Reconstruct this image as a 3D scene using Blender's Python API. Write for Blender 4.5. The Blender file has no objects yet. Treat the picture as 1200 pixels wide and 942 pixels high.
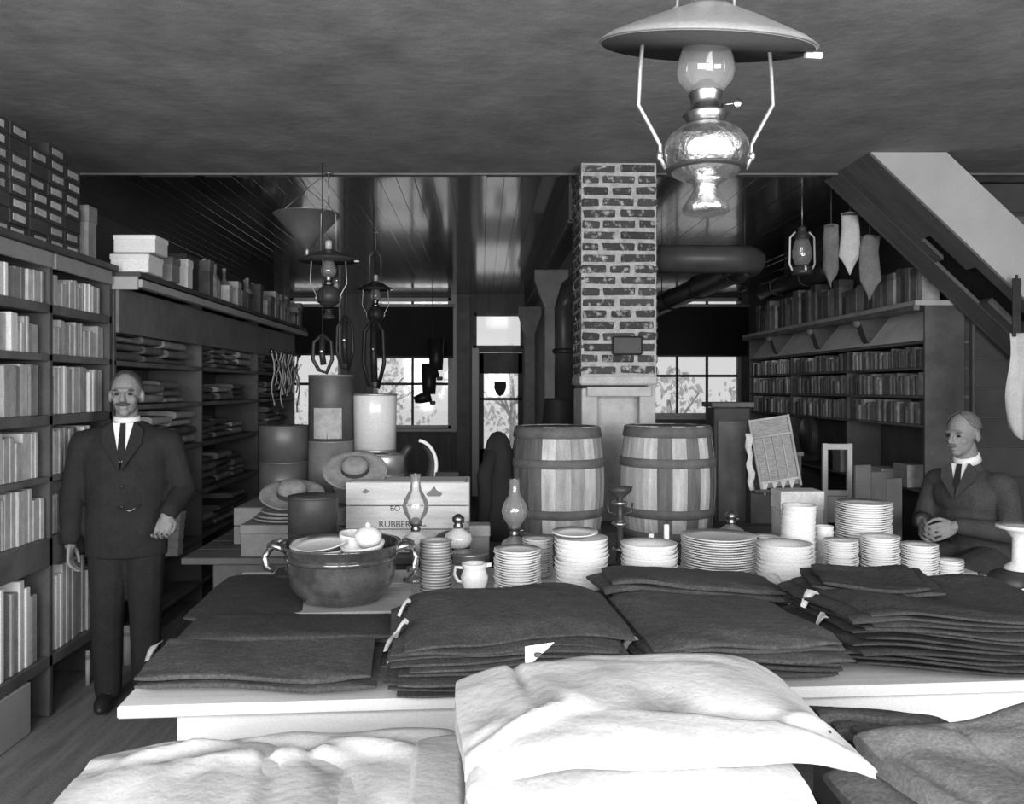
import bpy, bmesh, math, random
from mathutils import Vector, Matrix, Euler, noise as mn

# ---------------------------------------------------------------- camera, world, light
scn = bpy.context.scene
col = scn.collection
CZ, FPX, VX, VY = 1.6, 1000.0, 565.0, 455.0
cd = bpy.data.cameras.new('camera'); cam = bpy.data.objects.new('camera', cd); col.objects.link(cam)
cam.location = (0, 0, CZ); cam.rotation_euler = (math.pi/2, 0, 0)
cd.sensor_width = 36; cd.lens = 36*FPX/1200
cd.shift_x = (600-VX)/1200; cd.shift_y = (VY-471)/1200
cd.clip_start = 0.05; cd.clip_end = 300
scn.camera = cam

w = bpy.data.worlds.new('world'); scn.world = w; w.use_nodes = True
w.node_tree.nodes['Background'].inputs[0].default_value = (1, 1, 1, 1)
w.node_tree.nodes['Background'].inputs[1].default_value = 0.84

def area(name, loc, sx, sy, power, rot):
    l = bpy.data.lights.new(name, 'AREA'); l.shape = 'RECTANGLE'; l.size = sx; l.size_y = sy; l.energy = power
    o = bpy.data.objects.new(name, l); col.objects.link(o); o.location = loc; o.rotation_euler = rot
    return o
# daylight coming in through the two shop windows and the glazed door behind the camera
FRONT_Y = -1.3
area('daylight_shop_window', (-1.35, FRONT_Y+.06, 1.85), 2.1, 1.8, 205, (math.pi/2, 0, 0))
area('daylight_shop_window', (2.45, FRONT_Y+.06, 1.85), 2.1, 1.8, 185, (math.pi/2, 0, 0))
area('daylight_shop_door', (.55, FRONT_Y+.06, 1.8), 0.75, 1.5, 62, (math.pi/2, 0, 0))
vs = scn.view_settings
vs.view_transform = 'Standard'; vs.look = 'None'; vs.gamma = 1; vs.use_curve_mapping = False; vs.exposure = 0.0
scn.cycles.max_bounces = 6; scn.cycles.diffuse_bounces = 3; scn.cycles.glossy_bounces = 3
scn.cycles.transparent_max_bounces = 12; scn.cycles.sample_clamp_indirect = 4
scn.cycles.caustics_reflective = False; scn.cycles.caustics_refractive = False

def W(px, py, Y):
    return Vector(((px-VX)*Y/FPX, Y, CZ-(py-VY)*Y/FPX))
R = random.Random(11)
PI = math.pi

# ---------------------------------------------------------------- materials
MATS = {}
def mat(name, v, rough=.75, var=.18, scale=6, bump=.0, spec=.3, metal=0, st=(1, 1, 1), rnd=0., grain=.12, v2=None, thr=.55, soft=.12, bscale=None):
    if name in MATS: return MATS[name]
    m = bpy.data.materials.new(name); m.use_nodes = True; nt = m.node_tree; N = nt.nodes; L = nt.links
    b = N['Principled BSDF']; b.inputs['Roughness'].default_value = rough; b.inputs['Metallic'].default_value = metal
    b.inputs['Specular IOR Level'].default_value = spec
    tc = N.new('ShaderNodeTexCoord'); mp = N.new('ShaderNodeMapping'); mp.inputs['Scale'].default_value = st
    oi = N.new('ShaderNodeObjectInfo')
    off = N.new('ShaderNodeVectorMath'); off.operation = 'ADD'
    sc = N.new('ShaderNodeVectorMath'); sc.operation = 'SCALE'; sc.inputs[0].default_value = (37, 19, 53)
    L.new(oi.outputs['Random'], sc.inputs['Scale'])
    L.new(tc.outputs['Object'], off.inputs[0]); L.new(sc.outputs[0], off.inputs[1]); L.new(off.outputs[0], mp.inputs['Vector'])
    no = N.new('ShaderNodeTexNoise'); no.inputs['Scale'].default_value = scale; no.inputs['Detail'].default_value = 5; no.inputs['Roughness'].default_value = .6
    L.new(mp.outputs[0], no.inputs['Vector'])
    cr = N.new('ShaderNodeValToRGB'); e = cr.color_ramp.elements
    def g(x): x = max(0, min(1, x)); return (x, x, x, 1)
    if v2 is None:
        e[0].position = .3; e[1].position = .7; e[0].color = g(v*(1-var)); e[1].color = g(v*(1+var))
    else:
        e[0].position = thr-soft; e[1].position = thr+soft; e[0].color = g(v); e[1].color = g(v2)
    L.new(no.outputs['Fac'], cr.inputs['Fac'])
    fine = N.new('ShaderNodeTexNoise'); fine.inputs['Scale'].default_value = 160; fine.inputs['Detail'].default_value = 2
    L.new(off.outputs[0], fine.inputs['Vector'])
    mr = N.new('ShaderNodeMapRange'); mr.inputs['From Min'].default_value = .3; mr.inputs['From Max'].default_value = .7
    mr.inputs['To Min'].default_value = 1-grain; mr.inputs['To Max'].default_value = 1+grain
    L.new(fine.outputs['Fac'], mr.inputs['Value'])
    rr = N.new('ShaderNodeMapRange'); rr.inputs['To Min'].default_value = 1-rnd; rr.inputs['To Max'].default_value = 1+rnd
    L.new(oi.outputs['Random'], rr.inputs['Value'])
    mu = N.new('ShaderNodeMath'); mu.operation = 'MULTIPLY'; L.new(mr.outputs[0], mu.inputs[0]); L.new(rr.outputs[0], mu.inputs[1])
    vm = N.new('ShaderNodeVectorMath'); vm.operation = 'SCALE'; L.new(cr.outputs['Color'], vm.inputs[0]); L.new(mu.outputs[0], vm.inputs['Scale'])
    L.new(vm.outputs[0], b.inputs['Base Color'])
    if bump:
        bp = N.new('ShaderNodeBump'); bp.inputs['Strength'].default_value = bump; bp.inputs['Distance'].default_value = .01
        if bscale:
            n3 = N.new('ShaderNodeTexNoise'); n3.inputs['Scale'].default_value = bscale; n3.inputs['Detail'].default_value = 4
            L.new(mp.outputs[0], n3.inputs['Vector']); L.new(n3.outputs['Fac'], bp.inputs['Height'])
        else: L.new(no.outputs['Fac'], bp.inputs['Height'])
        L.new(bp.outputs[0], b.inputs['Normal'])
    MATS[name] = m
    return m

def glassmat(name, tint=.95, refl=.12, dust=0):
    m = bpy.data.materials.new(name); m.use_nodes = True; nt = m.node_tree; N = nt.nodes; L = nt.links
    N.remove(N['Principled BSDF'])
    t = N.new('ShaderNodeBsdfTransparent'); t.inputs[0].default_value = (tint, tint, tint, 1)
    gl = N.new('ShaderNodeBsdfGlossy'); gl.inputs['Roughness'].default_value = .06
    fr = N.new('ShaderNodeFresnel'); fr.inputs['IOR'].default_value = 1.5
    ad = N.new('ShaderNodeMath'); ad.operation = 'ADD'; ad.inputs[1].default_value = refl; ad.use_clamp = True
    L.new(fr.outputs[0], ad.inputs[0])
    mx = N.new('ShaderNodeMixShader'); L.new(ad.outputs[0], mx.inputs[0]); L.new(t.outputs[0], mx.inputs[1]); L.new(gl.outputs[0], mx.inputs[2])
    if dust:
        df = N.new('ShaderNodeBsdfDiffuse'); df.inputs[0].default_value = (.8, .8, .8, 1); m2 = N.new('ShaderNodeMixShader'); m2.inputs[0].default_value = dust
        L.new(mx.outputs[0], m2.inputs[1]); L.new(df.outputs[0], m2.inputs[2]); mx = m2
    L.new(mx.outputs[0], N['Material Output'].inputs[0])
    return m

M_plaster = mat('ceiling_paper', .26, .85, .24, 3.5, .35, v2=None, grain=.16, bscale=14)
M_board = mat('varnished_board', .05, .25, .25, 3, .08, spec=.55, st=(6, .5, 6), rnd=.18)
for _k, _v in (('Coat Weight', 1), ('Coat Roughness', .10), ('Coat IOR', 1.9)): M_board.node_tree.nodes['Principled BSDF'].inputs[_k].default_value = _v
M_wall = mat('dark_wall_board', .10, .6, .2, 2, st=(1, 1, 4))
M_wallback = mat('back_wall_board', .10, .55, .25, 3, .1, st=(4, 4, .6))
M_floor = mat('dusty_floor', .22, .9, .3, 3, .2, st=(6, .6, 1), grain=.2)
M_darkwood = mat('dark_stained_wood', .09, .6, .3, 5, .1, rnd=.15)
M_midwood = mat('mid_wood', .16, .6, .25, 5, .1, rnd=.12)
M_shelfedge = mat('worn_shelf_wood', .13, .6, .35, 5, .1, rnd=.15)
M_palewood = mat('pale_bare_pine', .78, .7, .1, 4, .06, st=(.6, 8, 8), rnd=.05, grain=.06)
M_crate = mat('crate_pine', .42, .75, .2, 5, .08, st=(.8, 6, 6), v2=None)
M_white = mat('white_paint', .62, .6, .08, 6)
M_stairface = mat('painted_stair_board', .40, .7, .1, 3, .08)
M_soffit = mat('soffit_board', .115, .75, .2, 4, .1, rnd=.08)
M_mortar = mat('lime_mortar', .40, .95, .25, 22, .6)
M_brick = mat('dark_brick', .06, .95, .3, 24, .5, rnd=.25, v2=.38, thr=.60, soft=.06)
M_whitewash = mat('whitewashed_plaster', .48, .9, .2, 8, .3)
M_black = mat('black_iron', .03, .45, .3, 8, .05)
M_pipe = mat('stovepipe_iron', .045, .4, .3, 5)
M_nickel = mat('embossed_nickel', .6, .36, .2, 26, .7, metal=1, bscale=46)
M_brass = mat('dull_brass', .28, .35, .2, 12, metal=1)
M_tin = mat('tin', .42, .4, .2, 6, metal=.7)
M_shade = mat('enamel_shade', .20, .38, .12, 6)
M_glass = glassmat('lamp_glass', .95, .04, .14)
M_pane = glassmat('window_glass', .95, .02)
M_frost = mat('milk_glass', .62, .2, .05, 6, spec=.6)
M_cart = [mat('carton_grey', .40, .85, .2, 14, rnd=.2), mat('carton_pale', .52, .85, .18, 14, rnd=.15), mat('carton_white', .80, .85, .06, 10, rnd=.06), mat('carton_drab', .22, .85, .2, 12, rnd=.25)]
M_darkbox = mat('dark_box_paper', .05, .8, .25, 10, rnd=.25)
M_label = mat('paper_label', .42, .85, .2, 20, rnd=.3)
M_denim = mat('dark_twill', .070, .95, .2, 20, .35, rnd=.14, grain=.3, bscale=60)
M_denim2 = mat('darker_twill', .045, .95, .2, 20, .35, rnd=.14, grain=.3, bscale=60)
M_canvas = mat('white_canvas', .54, .95, .07, 9, .25, rnd=.04, grain=.07, bscale=45)
M_greycloth = mat('grey_duck_cloth', .17, .95, .18, 10, .3, rnd=.08, grain=.22, bscale=50)
M_lining = mat('white_lining', .75, .9, .06, 10)
M_china = mat('white_ironstone', .74, .35, .05, 8, spec=.5, rnd=.04)
M_enamel = mat('grey_graniteware', .045, .12, .5, 9, .22, spec=1.0, v2=.11, thr=.55, soft=.15)
M_straw = mat('straw', .24, .8, .2, 30, .3, rnd=.12)
M_felt = mat('dark_felt', .05, .9, .2, 20)
M_stave = mat('barrel_stave', .38, .75, .3, 5, .2, st=(6, 6, .8), rnd=.3)
M_stave2 = mat('stained_barrel_stave', .11, .75, .35, 5, .2, st=(6, 6, .8), rnd=.3)
M_hoop = mat('hoop_wood', .115, .7, .25, 10)
M_suit = mat('dark_suit_wool', .022, .9, .2, 12, grain=.25)
M_suit2 = mat('grey_suit_wool', .055, .9, .2, 12, grain=.25)
M_skin = mat('skin', .24, .6, .08, 10)
M_hair = mat('dark_hair', .06, .8, .3, 60, .4)
M_hair2 = mat('grey_hair', .15, .8, .3, 60, .4)
M_linen = mat('starched_linen', .82, .6, .03, 10)
M_leather = mat('black_leather', .03, .4, .2, 14)
M_paper = mat('paper', .55, .9, .12, 10)
M_ink = mat('printing_ink', .05, .9, .1, 10)
M_print = mat('printed_columns', .20, .9, .3, 40, st=(1, 1, 6), v2=.36, thr=.5, soft=.15)
M_goods = [mat('packet_dark', .14, .8, .3, 12, rnd=.4), mat('packet_mid', .28, .8, .3, 12, rnd=.4), mat('packet_pale', .45, .8, .3, 12, rnd=.3)]
M_bolt = [mat('cloth_bolt_dark', .13, .9, .3, 8, rnd=.4), mat('cloth_bolt_mid', .24, .9, .3, 8, rnd=.4), mat('cloth_bolt_pale', .35, .9, .2, 8, rnd=.2)]
M_snow = mat('pale_ground', .92, .95, .1, .8)
M_leaf = mat('pale_foliage', .5, .9, .4, 3, v2=.8, thr=.5, soft=.2)
M_bark = mat('bark', .4, .9, .3, 6)
M_eye = mat('eye_dark', .02, .3, .1, 5)

# ---------------------------------------------------------------- mesh builder
class MB:
    def __init__(s): s.v = []; s.f = []; s.sm = []
    def add(s, vs_, fs, smooth=False, M=None):
        o = len(s.v)
        s.v += [tuple(M @ Vector(p)) if M else tuple(p) for p in vs_]
        s.f += [tuple(i+o for i in f) for f in fs]; s.sm += [smooth]*len(fs)
        return s
    def box(s, c, d, ch=0.0, M=None):
        c = Vector(c); h = [x/2 for x in d]
        sg = [(a, b, e) for a in (-1, 1) for b in (-1, 1) for e in (-1, 1)]
        if ch <= 0:
            V = [(c.x+a*h[0], c.y+b*h[1], c.z+e*h[2]) for a, b, e in sg]
            F = [(0, 1, 3, 2), (4, 6, 7, 5), (0, 4, 5, 1), (2, 3, 7, 6), (0, 2, 6, 4), (1, 5, 7, 3)]
            return s.add(V, F, False, M)
        ch = min(ch, min(h)*.95); V = []; idx = {}
        for q in sg:
            for a in range(3):
                p = [c[i]+q[i]*(h[i] if i == a else h[i]-ch) for i in range(3)]
                idx[(q, a)] = len(V); V.append(p)
        F = []
        for a in range(3):
            b, e = [i for i in range(3) if i != a]
            for sgn in (-1, 1):
                def q(sb, se):
                    t = [0, 0, 0]; t[a] = sgn; t[b] = sb; t[e] = se; return tuple(t)
                F.append([idx[(q(-1, -1), a)], idx[(q(1, -1), a)], idx[(q(1, 1), a)], idx[(q(-1, 1), a)]])
        for a, b in ((0, 1), (0, 2), (1, 2)):
            e = 3-a-b
            for sa in (-1, 1):
                for sb in (-1, 1):
                    def q(se):
                        t = [0, 0, 0]; t[a] = sa; t[b] = sb; t[e] = se; return tuple(t)
                    F.append([idx[(q(-1), a)], idx[(q(1), a)], idx[(q(1), b)], idx[(q(-1), b)]])
        for qq in sg: F.append([idx[(qq, 0)], idx[(qq, 1)], idx[(qq, 2)]])
        return s.add(V, F, False, M)
    def lathe(s, prof, n=24, c=(0, 0, 0), M=None, smooth=True, closed=False, sq=1.0):
        V = []; F = []
        for r, z in prof:
            for k in range(n):
                a = 2*PI*k/n; V.append((c[0]+r*math.cos(a), c[1]+r*math.sin(a)*sq, c[2]+z))
        m = len(prof)
        for i in range(m if closed else m-1):
            j = (i+1) % m
            for k in range(n):
                k2 = (k+1) % n; F.append((i*n+k, i*n+k2, j*n+k2, j*n+k))
        if not closed:
            if prof[0][0] > 1e-4: F.append(tuple(range(n-1, -1, -1)))
            if prof[-1][0] > 1e-4: F.append(tuple((m-1)*n+k for k in range(n)))
        return s.add(V, F, smooth, M)
    def tube(s, pts, r, n=8, M=None, smooth=True):
        P = [Vector(p) for p in pts]; m = len(P); rs = r if isinstance(r, (list, tuple)) else [r]*m
        V = []; F = []; up = None
        for i in range(m):
            t = (P[min(i+1, m-1)]-P[max(i-1, 0)]).normalized()
            if up is None: up = Vector((0, 0, 1)) if abs(t.z) < .9 else Vector((1, 0, 0))
            u = (up-t*up.dot(t)).normalized(); up = u; b = t.cross(u)
            for k in range(n):
                a = 2*PI*k/n; V.append(P[i]+(u*math.cos(a)+b*math.sin(a))*rs[i])
        for i in range(m-1):
            for k in range(n):
                k2 = (k+1) % n; F.append((i*n+k, i*n+k2, (i+1)*n+k2, (i+1)*n+k))
        F.append(tuple(range(n-1, -1, -1))); F.append(tuple((m-1)*n+k for k in range(n)))
        return s.add(V, F, smooth, M)
    def prism(s, poly, h0, h1, M=None):     # polygon in XY extruded along Z
        n = len(poly); V = [(x, y, h0) for x, y in poly]+[(x, y, h1) for x, y in poly]
        F = [tuple(range(n-1, -1, -1)), tuple(range(n, 2*n))]+[(i, (i+1) % n, n+(i+1) % n, n+i) for i in range(n)]
        return s.add(V, F, False, M)
    def ell(s, c, r, n=16, m=10, M=None):
        prof = [(max(1e-5, math.sin(PI*i/m)), -math.cos(PI*i/m)) for i in range(m+1)]
        T = Matrix.Translation(c) @ Matrix.Diagonal((r[0], r[1], r[2], 1))
        return s.lathe(prof, n, M=(M @ T) if M else T)
    def limb(s, pr, n=12, M=None):          # tapered capsule chain for bodies
        for (p, r), (q, t) in zip(pr, pr[1:]):
            s.tube([p, q], [r, t], n, M)
        for p, r in pr: s.ell(p, (r, r, r), n, 8, M)
        return s
    def grid(s, nu, nv, fn, cu=False, cv=False, smooth=True, M=None):
        V = [fn(i/(nu if cu else nu-1), j/(nv if cv else nv-1)) for i in range(nu) for j in range(nv)]
        F = []
        for i in range(nu if cu else nu-1):
            for j in range(nv if cv else nv-1):
                a = i; b = (i+1) % nu; k = j; l = (j+1) % nv
                F.append((a*nv+k, b*nv+k, b*nv+l, a*nv+l))
        return s.add(V, F, smooth, M)
    def mesh(s, name, m):
        me = bpy.data.meshes.new(name); me.from_pydata(s.v, [], s.f); me.update()
        bm = bmesh.new(); bm.from_mesh(me); bmesh.ops.recalc_face_normals(bm, faces=bm.faces); bm.to_mesh(me); bm.free()
        me.polygons.foreach_set('use_smooth', s.sm); me.materials.append(m); me.update()
        return me
    def build(s, name, m, parent=None, loc=None, rot=None):
        return obj(name, s.mesh(name, m), parent, loc, rot)

def obj(name, me, parent=None, loc=None, rot=None):
    o = bpy.data.objects.new(name, me); col.objects.link(o)
    if parent: o.parent = parent
    if loc is not None: o.location = loc
    if rot is not None: o.rotation_euler = rot
    return o
def tag(o, label, cat, group=None):
    o['label'] = label; o['category'] = cat
    if group: o['group'] = group
    return o
def thing(name, label, cat, loc=(0, 0, 0), rz=0, group=None):
    o = bpy.data.objects.new(name, None); col.objects.link(o); o.location = loc; o.rotation_euler = (0, 0, rz); o.empty_display_size = .1
    return tag(o, label, cat, group)
def struct(o): o['kind'] = 'structure'; return o
def copy_tree(o, parent=None, label=None, group=None):
    c = o.copy(); col.objects.link(c); c.parent = parent
    if label: c['label'] = label
    if group: c['group'] = group
    for ch in list(o.children): copy_tree(ch, c)
    return c
def bx(name, c, d, m, parent=None, ch=.003, loc=None, rot=None):
    return MB().box(c, d, ch).build(name, m, parent, loc, rot)
def RX(a): return Matrix.Rotation(a, 4, 'X')
def RY(a): return Matrix.Rotation(a, 4, 'Y')
def RZ(a): return Matrix.Rotation(a, 4, 'Z')
def T(*p): return Matrix.Translation(Vector(p))
def letters(txt, size, m, parent, loc, rot, ext=.0008, name='lettering'):
    c = bpy.data.curves.new('lettering', 'FONT'); c.body = txt; c.size = size; c.extrude = ext
    o = bpy.data.objects.new('tmp', c); col.objects.link(o)
    me = bpy.data.meshes.new_from_object(o.evaluated_get(bpy.context.evaluated_depsgraph_get()))
    bpy.data.objects.remove(o); me.materials.clear(); me.materials.append(m)
    return obj(name, me, parent, loc, rot)
MC = {}
_O = ['first', 'second', 'third', 'fourth', 'fifth', 'sixth', 'seventh', 'eighth', 'ninth', 'tenth', 'eleventh', 'twelfth', 'thirteenth', 'fourteenth', 'fifteenth', 'sixteenth', 'seventeenth', 'eighteenth', 'nineteenth', 'twentieth']
def nth(k):                 # 0 -> first
    if k < 20: return _O[k]
    t, u = divmod(k+1, 10); T_ = ['', '', 'twent', 'thirt', 'fort', 'fift', 'sixt'][t]
    return T_+'ieth' if u == 0 else T_+('y-' if True else '')+_O[u-1]
def cmesh(key, fn):
    if key not in MC: MC[key] = fn()
    return MC[key]

# ---------------------------------------------------------------- the room
XL, XR, YB, ZC = -3.1, 4.6, 12.7, 3.0
JOINT = 5.55
struct(bx('floor', ((XL+XR)/2, (FRONT_Y+YB)/2, -.05), (XR-XL+.4, YB-FRONT_Y+.4, .1), M_floor, ch=0))
struct(bx('wall_left', (XL-.1, (FRONT_Y+YB)/2, ZC/2), (.2, YB-FRONT_Y+.4, ZC), M_wall, ch=0))
struct(bx('wall_right', (XR+.1, (FRONT_Y+YB)/2, ZC/2), (.2, YB-FRONT_Y+.4, ZC), M_wall, ch=0))
struct(bx('ceiling', ((XL+XR)/2, (FRONT_Y+JOINT)/2, ZC+.06), (XR-XL+.4, JOINT-FRONT_Y+.2, .12), M_plaster, ch=0))
# varnished boards of the rear ceiling, each a plank
cr_ = struct(bx('ceiling', ((XL+XR)/2, (JOINT+YB)/2+.1, ZC+.1), (XR-XL+.4, YB-JOINT+.1, .1), M_darkwood, ch=0))
cr_.name = 'ceiling_rear'
nb = 64; bw = (XR-XL)/nb
pm = MB().box((0, 0, 0), (bw-.0015, YB-JOINT, .03), .0015).mesh('plank', M_board)
for k in range(nb):
    obj('plank', pm, cr_, (XL+bw*(k+.5), (YB+JOINT)/2, ZC+.016+R.uniform(-.0015, .0015)), (0, R.uniform(-.005, .005), 0))
struct(bx('trim_1', ((XL+XR)/2, JOINT, ZC-.008), (XR-XL, .03, .012), M_midwood))
# front wall with two shop windows and a glazed door (behind the camera)
fw = MB()
def wall_with_holes(x0, x1, z0, z1, holes, y, th):
    mb = MB(); xs = sorted({x0, x1, *[h[0] for h in holes], *[h[1] for h in holes]}); zs = sorted({z0, z1, *[h[2] for h in holes], *[h[3] for h in holes]})
    for a, b in zip(xs, xs[1:]):
        for c, d in zip(zs, zs[1:]):
            mx, mz = (a+b)/2, (c+d)/2
            if any(h[0] < mx < h[1] and h[2] < mz < h[3] for h in holes): continue
            mb.box((mx, y, mz), (b-a, th, d-c))
    return mb
fh = [(-2.4, -.3, .95, 2.75), (1.4, 3.5, .95, 2.75), (.17, .93, 1.05, 2.55)]
struct(wall_with_holes(XL, XR, 0, ZC, fh, FRONT_Y-.1, .2).build('wall_front', M_wall))
for i, h in enumerate(fh):
    t = struct(MB().box(((h[0]+h[1])/2, FRONT_Y-.12, (h[2]+h[3])/2), (h[1]-h[0], .008, h[3]-h[2])).build('window_%d' % (i+5), M_pane))

# back wall with windows, transom and door glass
YW = YB
wl = (-2.86, -2.10, 1.0, 2.95)          # far-left window
wb = (-1.62, -.46, 1.0, 2.95)           # left window
dr = (-.04, .60, .02, 2.14)             # door opening
ts = (-.12, .61, 2.20, 2.72)            # transom
wr = (2.42, 3.86, 1.18, 2.95)           # right window
struct(wall_with_holes(XL, XR, 0, ZC+.12, [wl, wb, dr, ts, wr], YW+.1, .2).build('wall_back', M_wallback))
def window(n, h, cols, rows, lbl):
    x0, x1, z0, z1 = h
    fr = MB(); t = .05
    fr.box((x0+t/2, YW+.06, (z0+z1)/2), (t, .1, z1-z0), .004); fr.box((x1-t/2, YW+.06, (z0+z1)/2), (t, .1, z1-z0), .004)
    fr.box(((x0+x1)/2, YW+.06, z1-t/2), (x1-x0, .1, t), .004); fr.box(((x0+x1)/2, YW+.06, z0+t/2), (x1-x0, .1, t), .004)
    o = struct(fr.build('window_%d' % n, M_white))
    ix0, ix1, iz0, iz1 = x0+t, x1-t, z0+t, z1-t
    for c in range(1, cols):
        bx('mullion', (ix0+(ix1-ix0)*c/cols, YW+.07, (iz0+iz1)/2), (.035, .04, iz1-iz0), M_darkwood, o)
    for r in range(1, rows):
        bx('glazing_bar', ((ix0+ix1)/2, YW+.07, iz0+(iz1-iz0)*r/rows), (ix1-ix0, .04, .04), M_darkwood, o)
    for c in range(cols):
        for r in range(rows):
            a = ix0+(ix1-ix0)*c/cols; b = ix0+(ix1-ix0)*(c+1)/cols; u = iz0+(iz1-iz0)*r/rows; v = iz0+(iz1-iz0)*(r+1)/rows
            bx('pane', ((a+b)/2, YW+.08, (u+v)/2), (b-a, .006, v-u), M_pane, o, ch=0)
    bx('window_sill', ((x0+x1)/2, YW-.03, z0-.02), (x1-x0+.16, .14, .04), M_white, o)
    for s_, xx in ((-1, x0-.05), (1, x1+.05)): bx('casing', (xx, YW-.012, (z0+z1)/2), (.1, .024, z1-z0+.1), M_white if (n == 2 and s_ > 0) else M_midwood, o)
    return o
window(1, wl, 1, 3, ''); window(2, wb, 2, 3, ''); window(3, wr, 3, 3, '')
def blind(x0, x1, ztop, zbot, lab):
    t = thing('roller_blind', lab, 'blind', ((x0+x1)/2, YW-.04, ztop))
    MB().tube([(x0-(x0+x1)/2, -.02, 0), (x1-(x0+x1)/2, -.02, 0)], .03, 10).build('roller', M_white, t)
    MB().grid(2, 14, lambda u, v: ((u-.5)*(x1-x0-.04), -.045+.008*math.sin(v*9), -v*(ztop-zbot)), smooth=True).build('blind_cloth', mat('blind_cloth', .022, .8, .1, 3), t)
    bx('hem_bar', (0, -.045, -(ztop-zbot)), (x1-x0-.03, .02, .03), M_darkwood, t)
blind(wb[0], wb[1]+.05, 2.82, 2.06, 'dark roller blind pulled half down over the window left of the back door')
blind(wr[0]-.02, wr[1]+.1, 2.82, 2.08, 'dark roller blind half down over the wide window right of the chimney')
blind(wl[0], wl[1], 2.82, 2.1, 'dark roller blind over the narrow back window behind the hanging lamp')
# transom
tr = struct(MB().box(((ts[0]+ts[1])/2, YW+.06, ts[2]+.02), (ts[1]-ts[0], .1, .04), .003).box(((ts[0]+ts[1])/2, YW+.06, ts[3]-.02), (ts[1]-ts[0], .1, .04), .003)
     .box((ts[0]+.02, YW+.06, (ts[2]+ts[3])/2), (.04, .1, ts[3]-ts[2]), .003).box((ts[1]-.02, YW+.06, (ts[2]+ts[3])/2), (.04, .1, ts[3]-ts[2]), .003).build('window_4', M_midwood))
bx('pane', ((ts[0]+ts[1])/2, YW+.08, (ts[2]+ts[3])/2), (ts[1]-ts[0]-.08, .006, ts[3]-ts[2]-.08), M_pane, tr, ch=0)
# door: stiles, rails, two lights
d = MB(); x0, x1 = dr[0], dr[1]
for c, s_ in (((x0+.03, 0, 1.07), (.07, .05, 2.1)), ((x1-.03, 0, 1.07), (.07, .05, 2.1)), (((x0+x1)/2, 0, 1.975), (x1-x0, .05, .31)), (((x0+x1)/2, 0, 1.44), (x1-x0, .05, .04)), (((x0+x1)/2, 0, .36), (x1-x0, .05, .68))):
    d.box((c[0], YW+.05, c[2]), s_, .004)
do = struct(d.build('door_1', M_darkwood))
bx('pane', ((x0+x1)/2, YW+.05, 1.64), (x1-x0-.1, .006, .36), M_pane, do, ch=0)
bx('pane', ((x0+x1)/2, YW+.05, 1.06), (x1-x0-.1, .006, .72), M_pane, do, ch=0)
MB().lathe([(0.001, 0), (.03, .01), (.03, .04), (.012, .06), (.012, .09)], 12, M=T(x1-.05, YW, 1.0) @ RX(PI/2)).build('door_knob', M_brass, do)
sg = tag(MB().prism([(-.09, .1), (.09, .1), (.09, 0), (.05, -.09), (0, -.12), (-.05, -.09), (-.09, 0)], -.003, .003, M=T(.27, YW+.035, 1.6) @ RX(PI/2)).build('notice_card', M_ink), 'small dark shield-shaped card stuck on the upper pane of the back door', 'card')
for i, (xx, ww, mm) in enumerate(((-.10, .10, M_white), (.655, .10, M_midwood))):
    struct(bx('trim_%d' % (i+2), (xx, YW-.015, 1.1), (ww, .03, 2.2), mm))
struct(bx('trim_4', (-.28, YW-.03, 1.5), (.2, .06, 3.0), M_midwood))
# beam, posts
bm_ = struct(bx('trim_5', (.66, (5.8+11.95)/2, 2.865), (.14, 6.15, .27), M_darkwood))
bx('edge_bead', (.60, (5.8+11.95)/2, 2.735), (.03, 6.15, .02), M_midwood, bm_)
def post(name, x, y, wd, m, lab):
    t = thing(name, lab, 'post', (x, y, 0)); bx('shaft', (0, 0, 1.365), (wd, wd, 2.73), m, t, .01); bx('base_block', (0, 0, .12), (wd+.05, wd+.05, .24), m, t, .01)
    MB().prism([(-.16, 0), (.16, 0), (.16, -.1), (wd/2, -.36), (-wd/2, -.36), (-.16, -.1)], -wd/2-.012, wd/2+.012, M=T(0, 0, 2.73) @ RX(PI/2)).build('capital', m, t)
post('timber_post', .66, 8.2, .13, M_midwood, 'slim grey post with flared capital holding the ceiling beam behind the chimney')
post('timber_post', .66, 11.9, .15, M_midwood, 'pale squared post at the far end of the beam beside the back door')
# jog wall on the right under the stairs: horizontal boards
jw = struct(bx('wall_right_return', ((3.26+XR)/2, 5.9, ZC/2), (XR-3.26, .12, ZC), M_soffit, ch=0))
bh = .2
bmesh_b = MB().box((0, 0, 0), (XR-3.26, .02, bh-.006), .004).mesh('board', mat('dark_return_board', .065, .75, .2, 4))
for k in range(15): obj('board', bmesh_b, jw, ((3.26+XR)/2, 5.832, bh*(k+.5)))
struct(bx('wall_right_partition', (3.43, 7.75, ZC/2), (.1, 3.6, ZC), M_wall, ch=0))
bx('picture_rail', ((3.3+XR)/2, 5.80, 2.72), (XR-3.3, .05, .09), M_midwood, jw)

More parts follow.
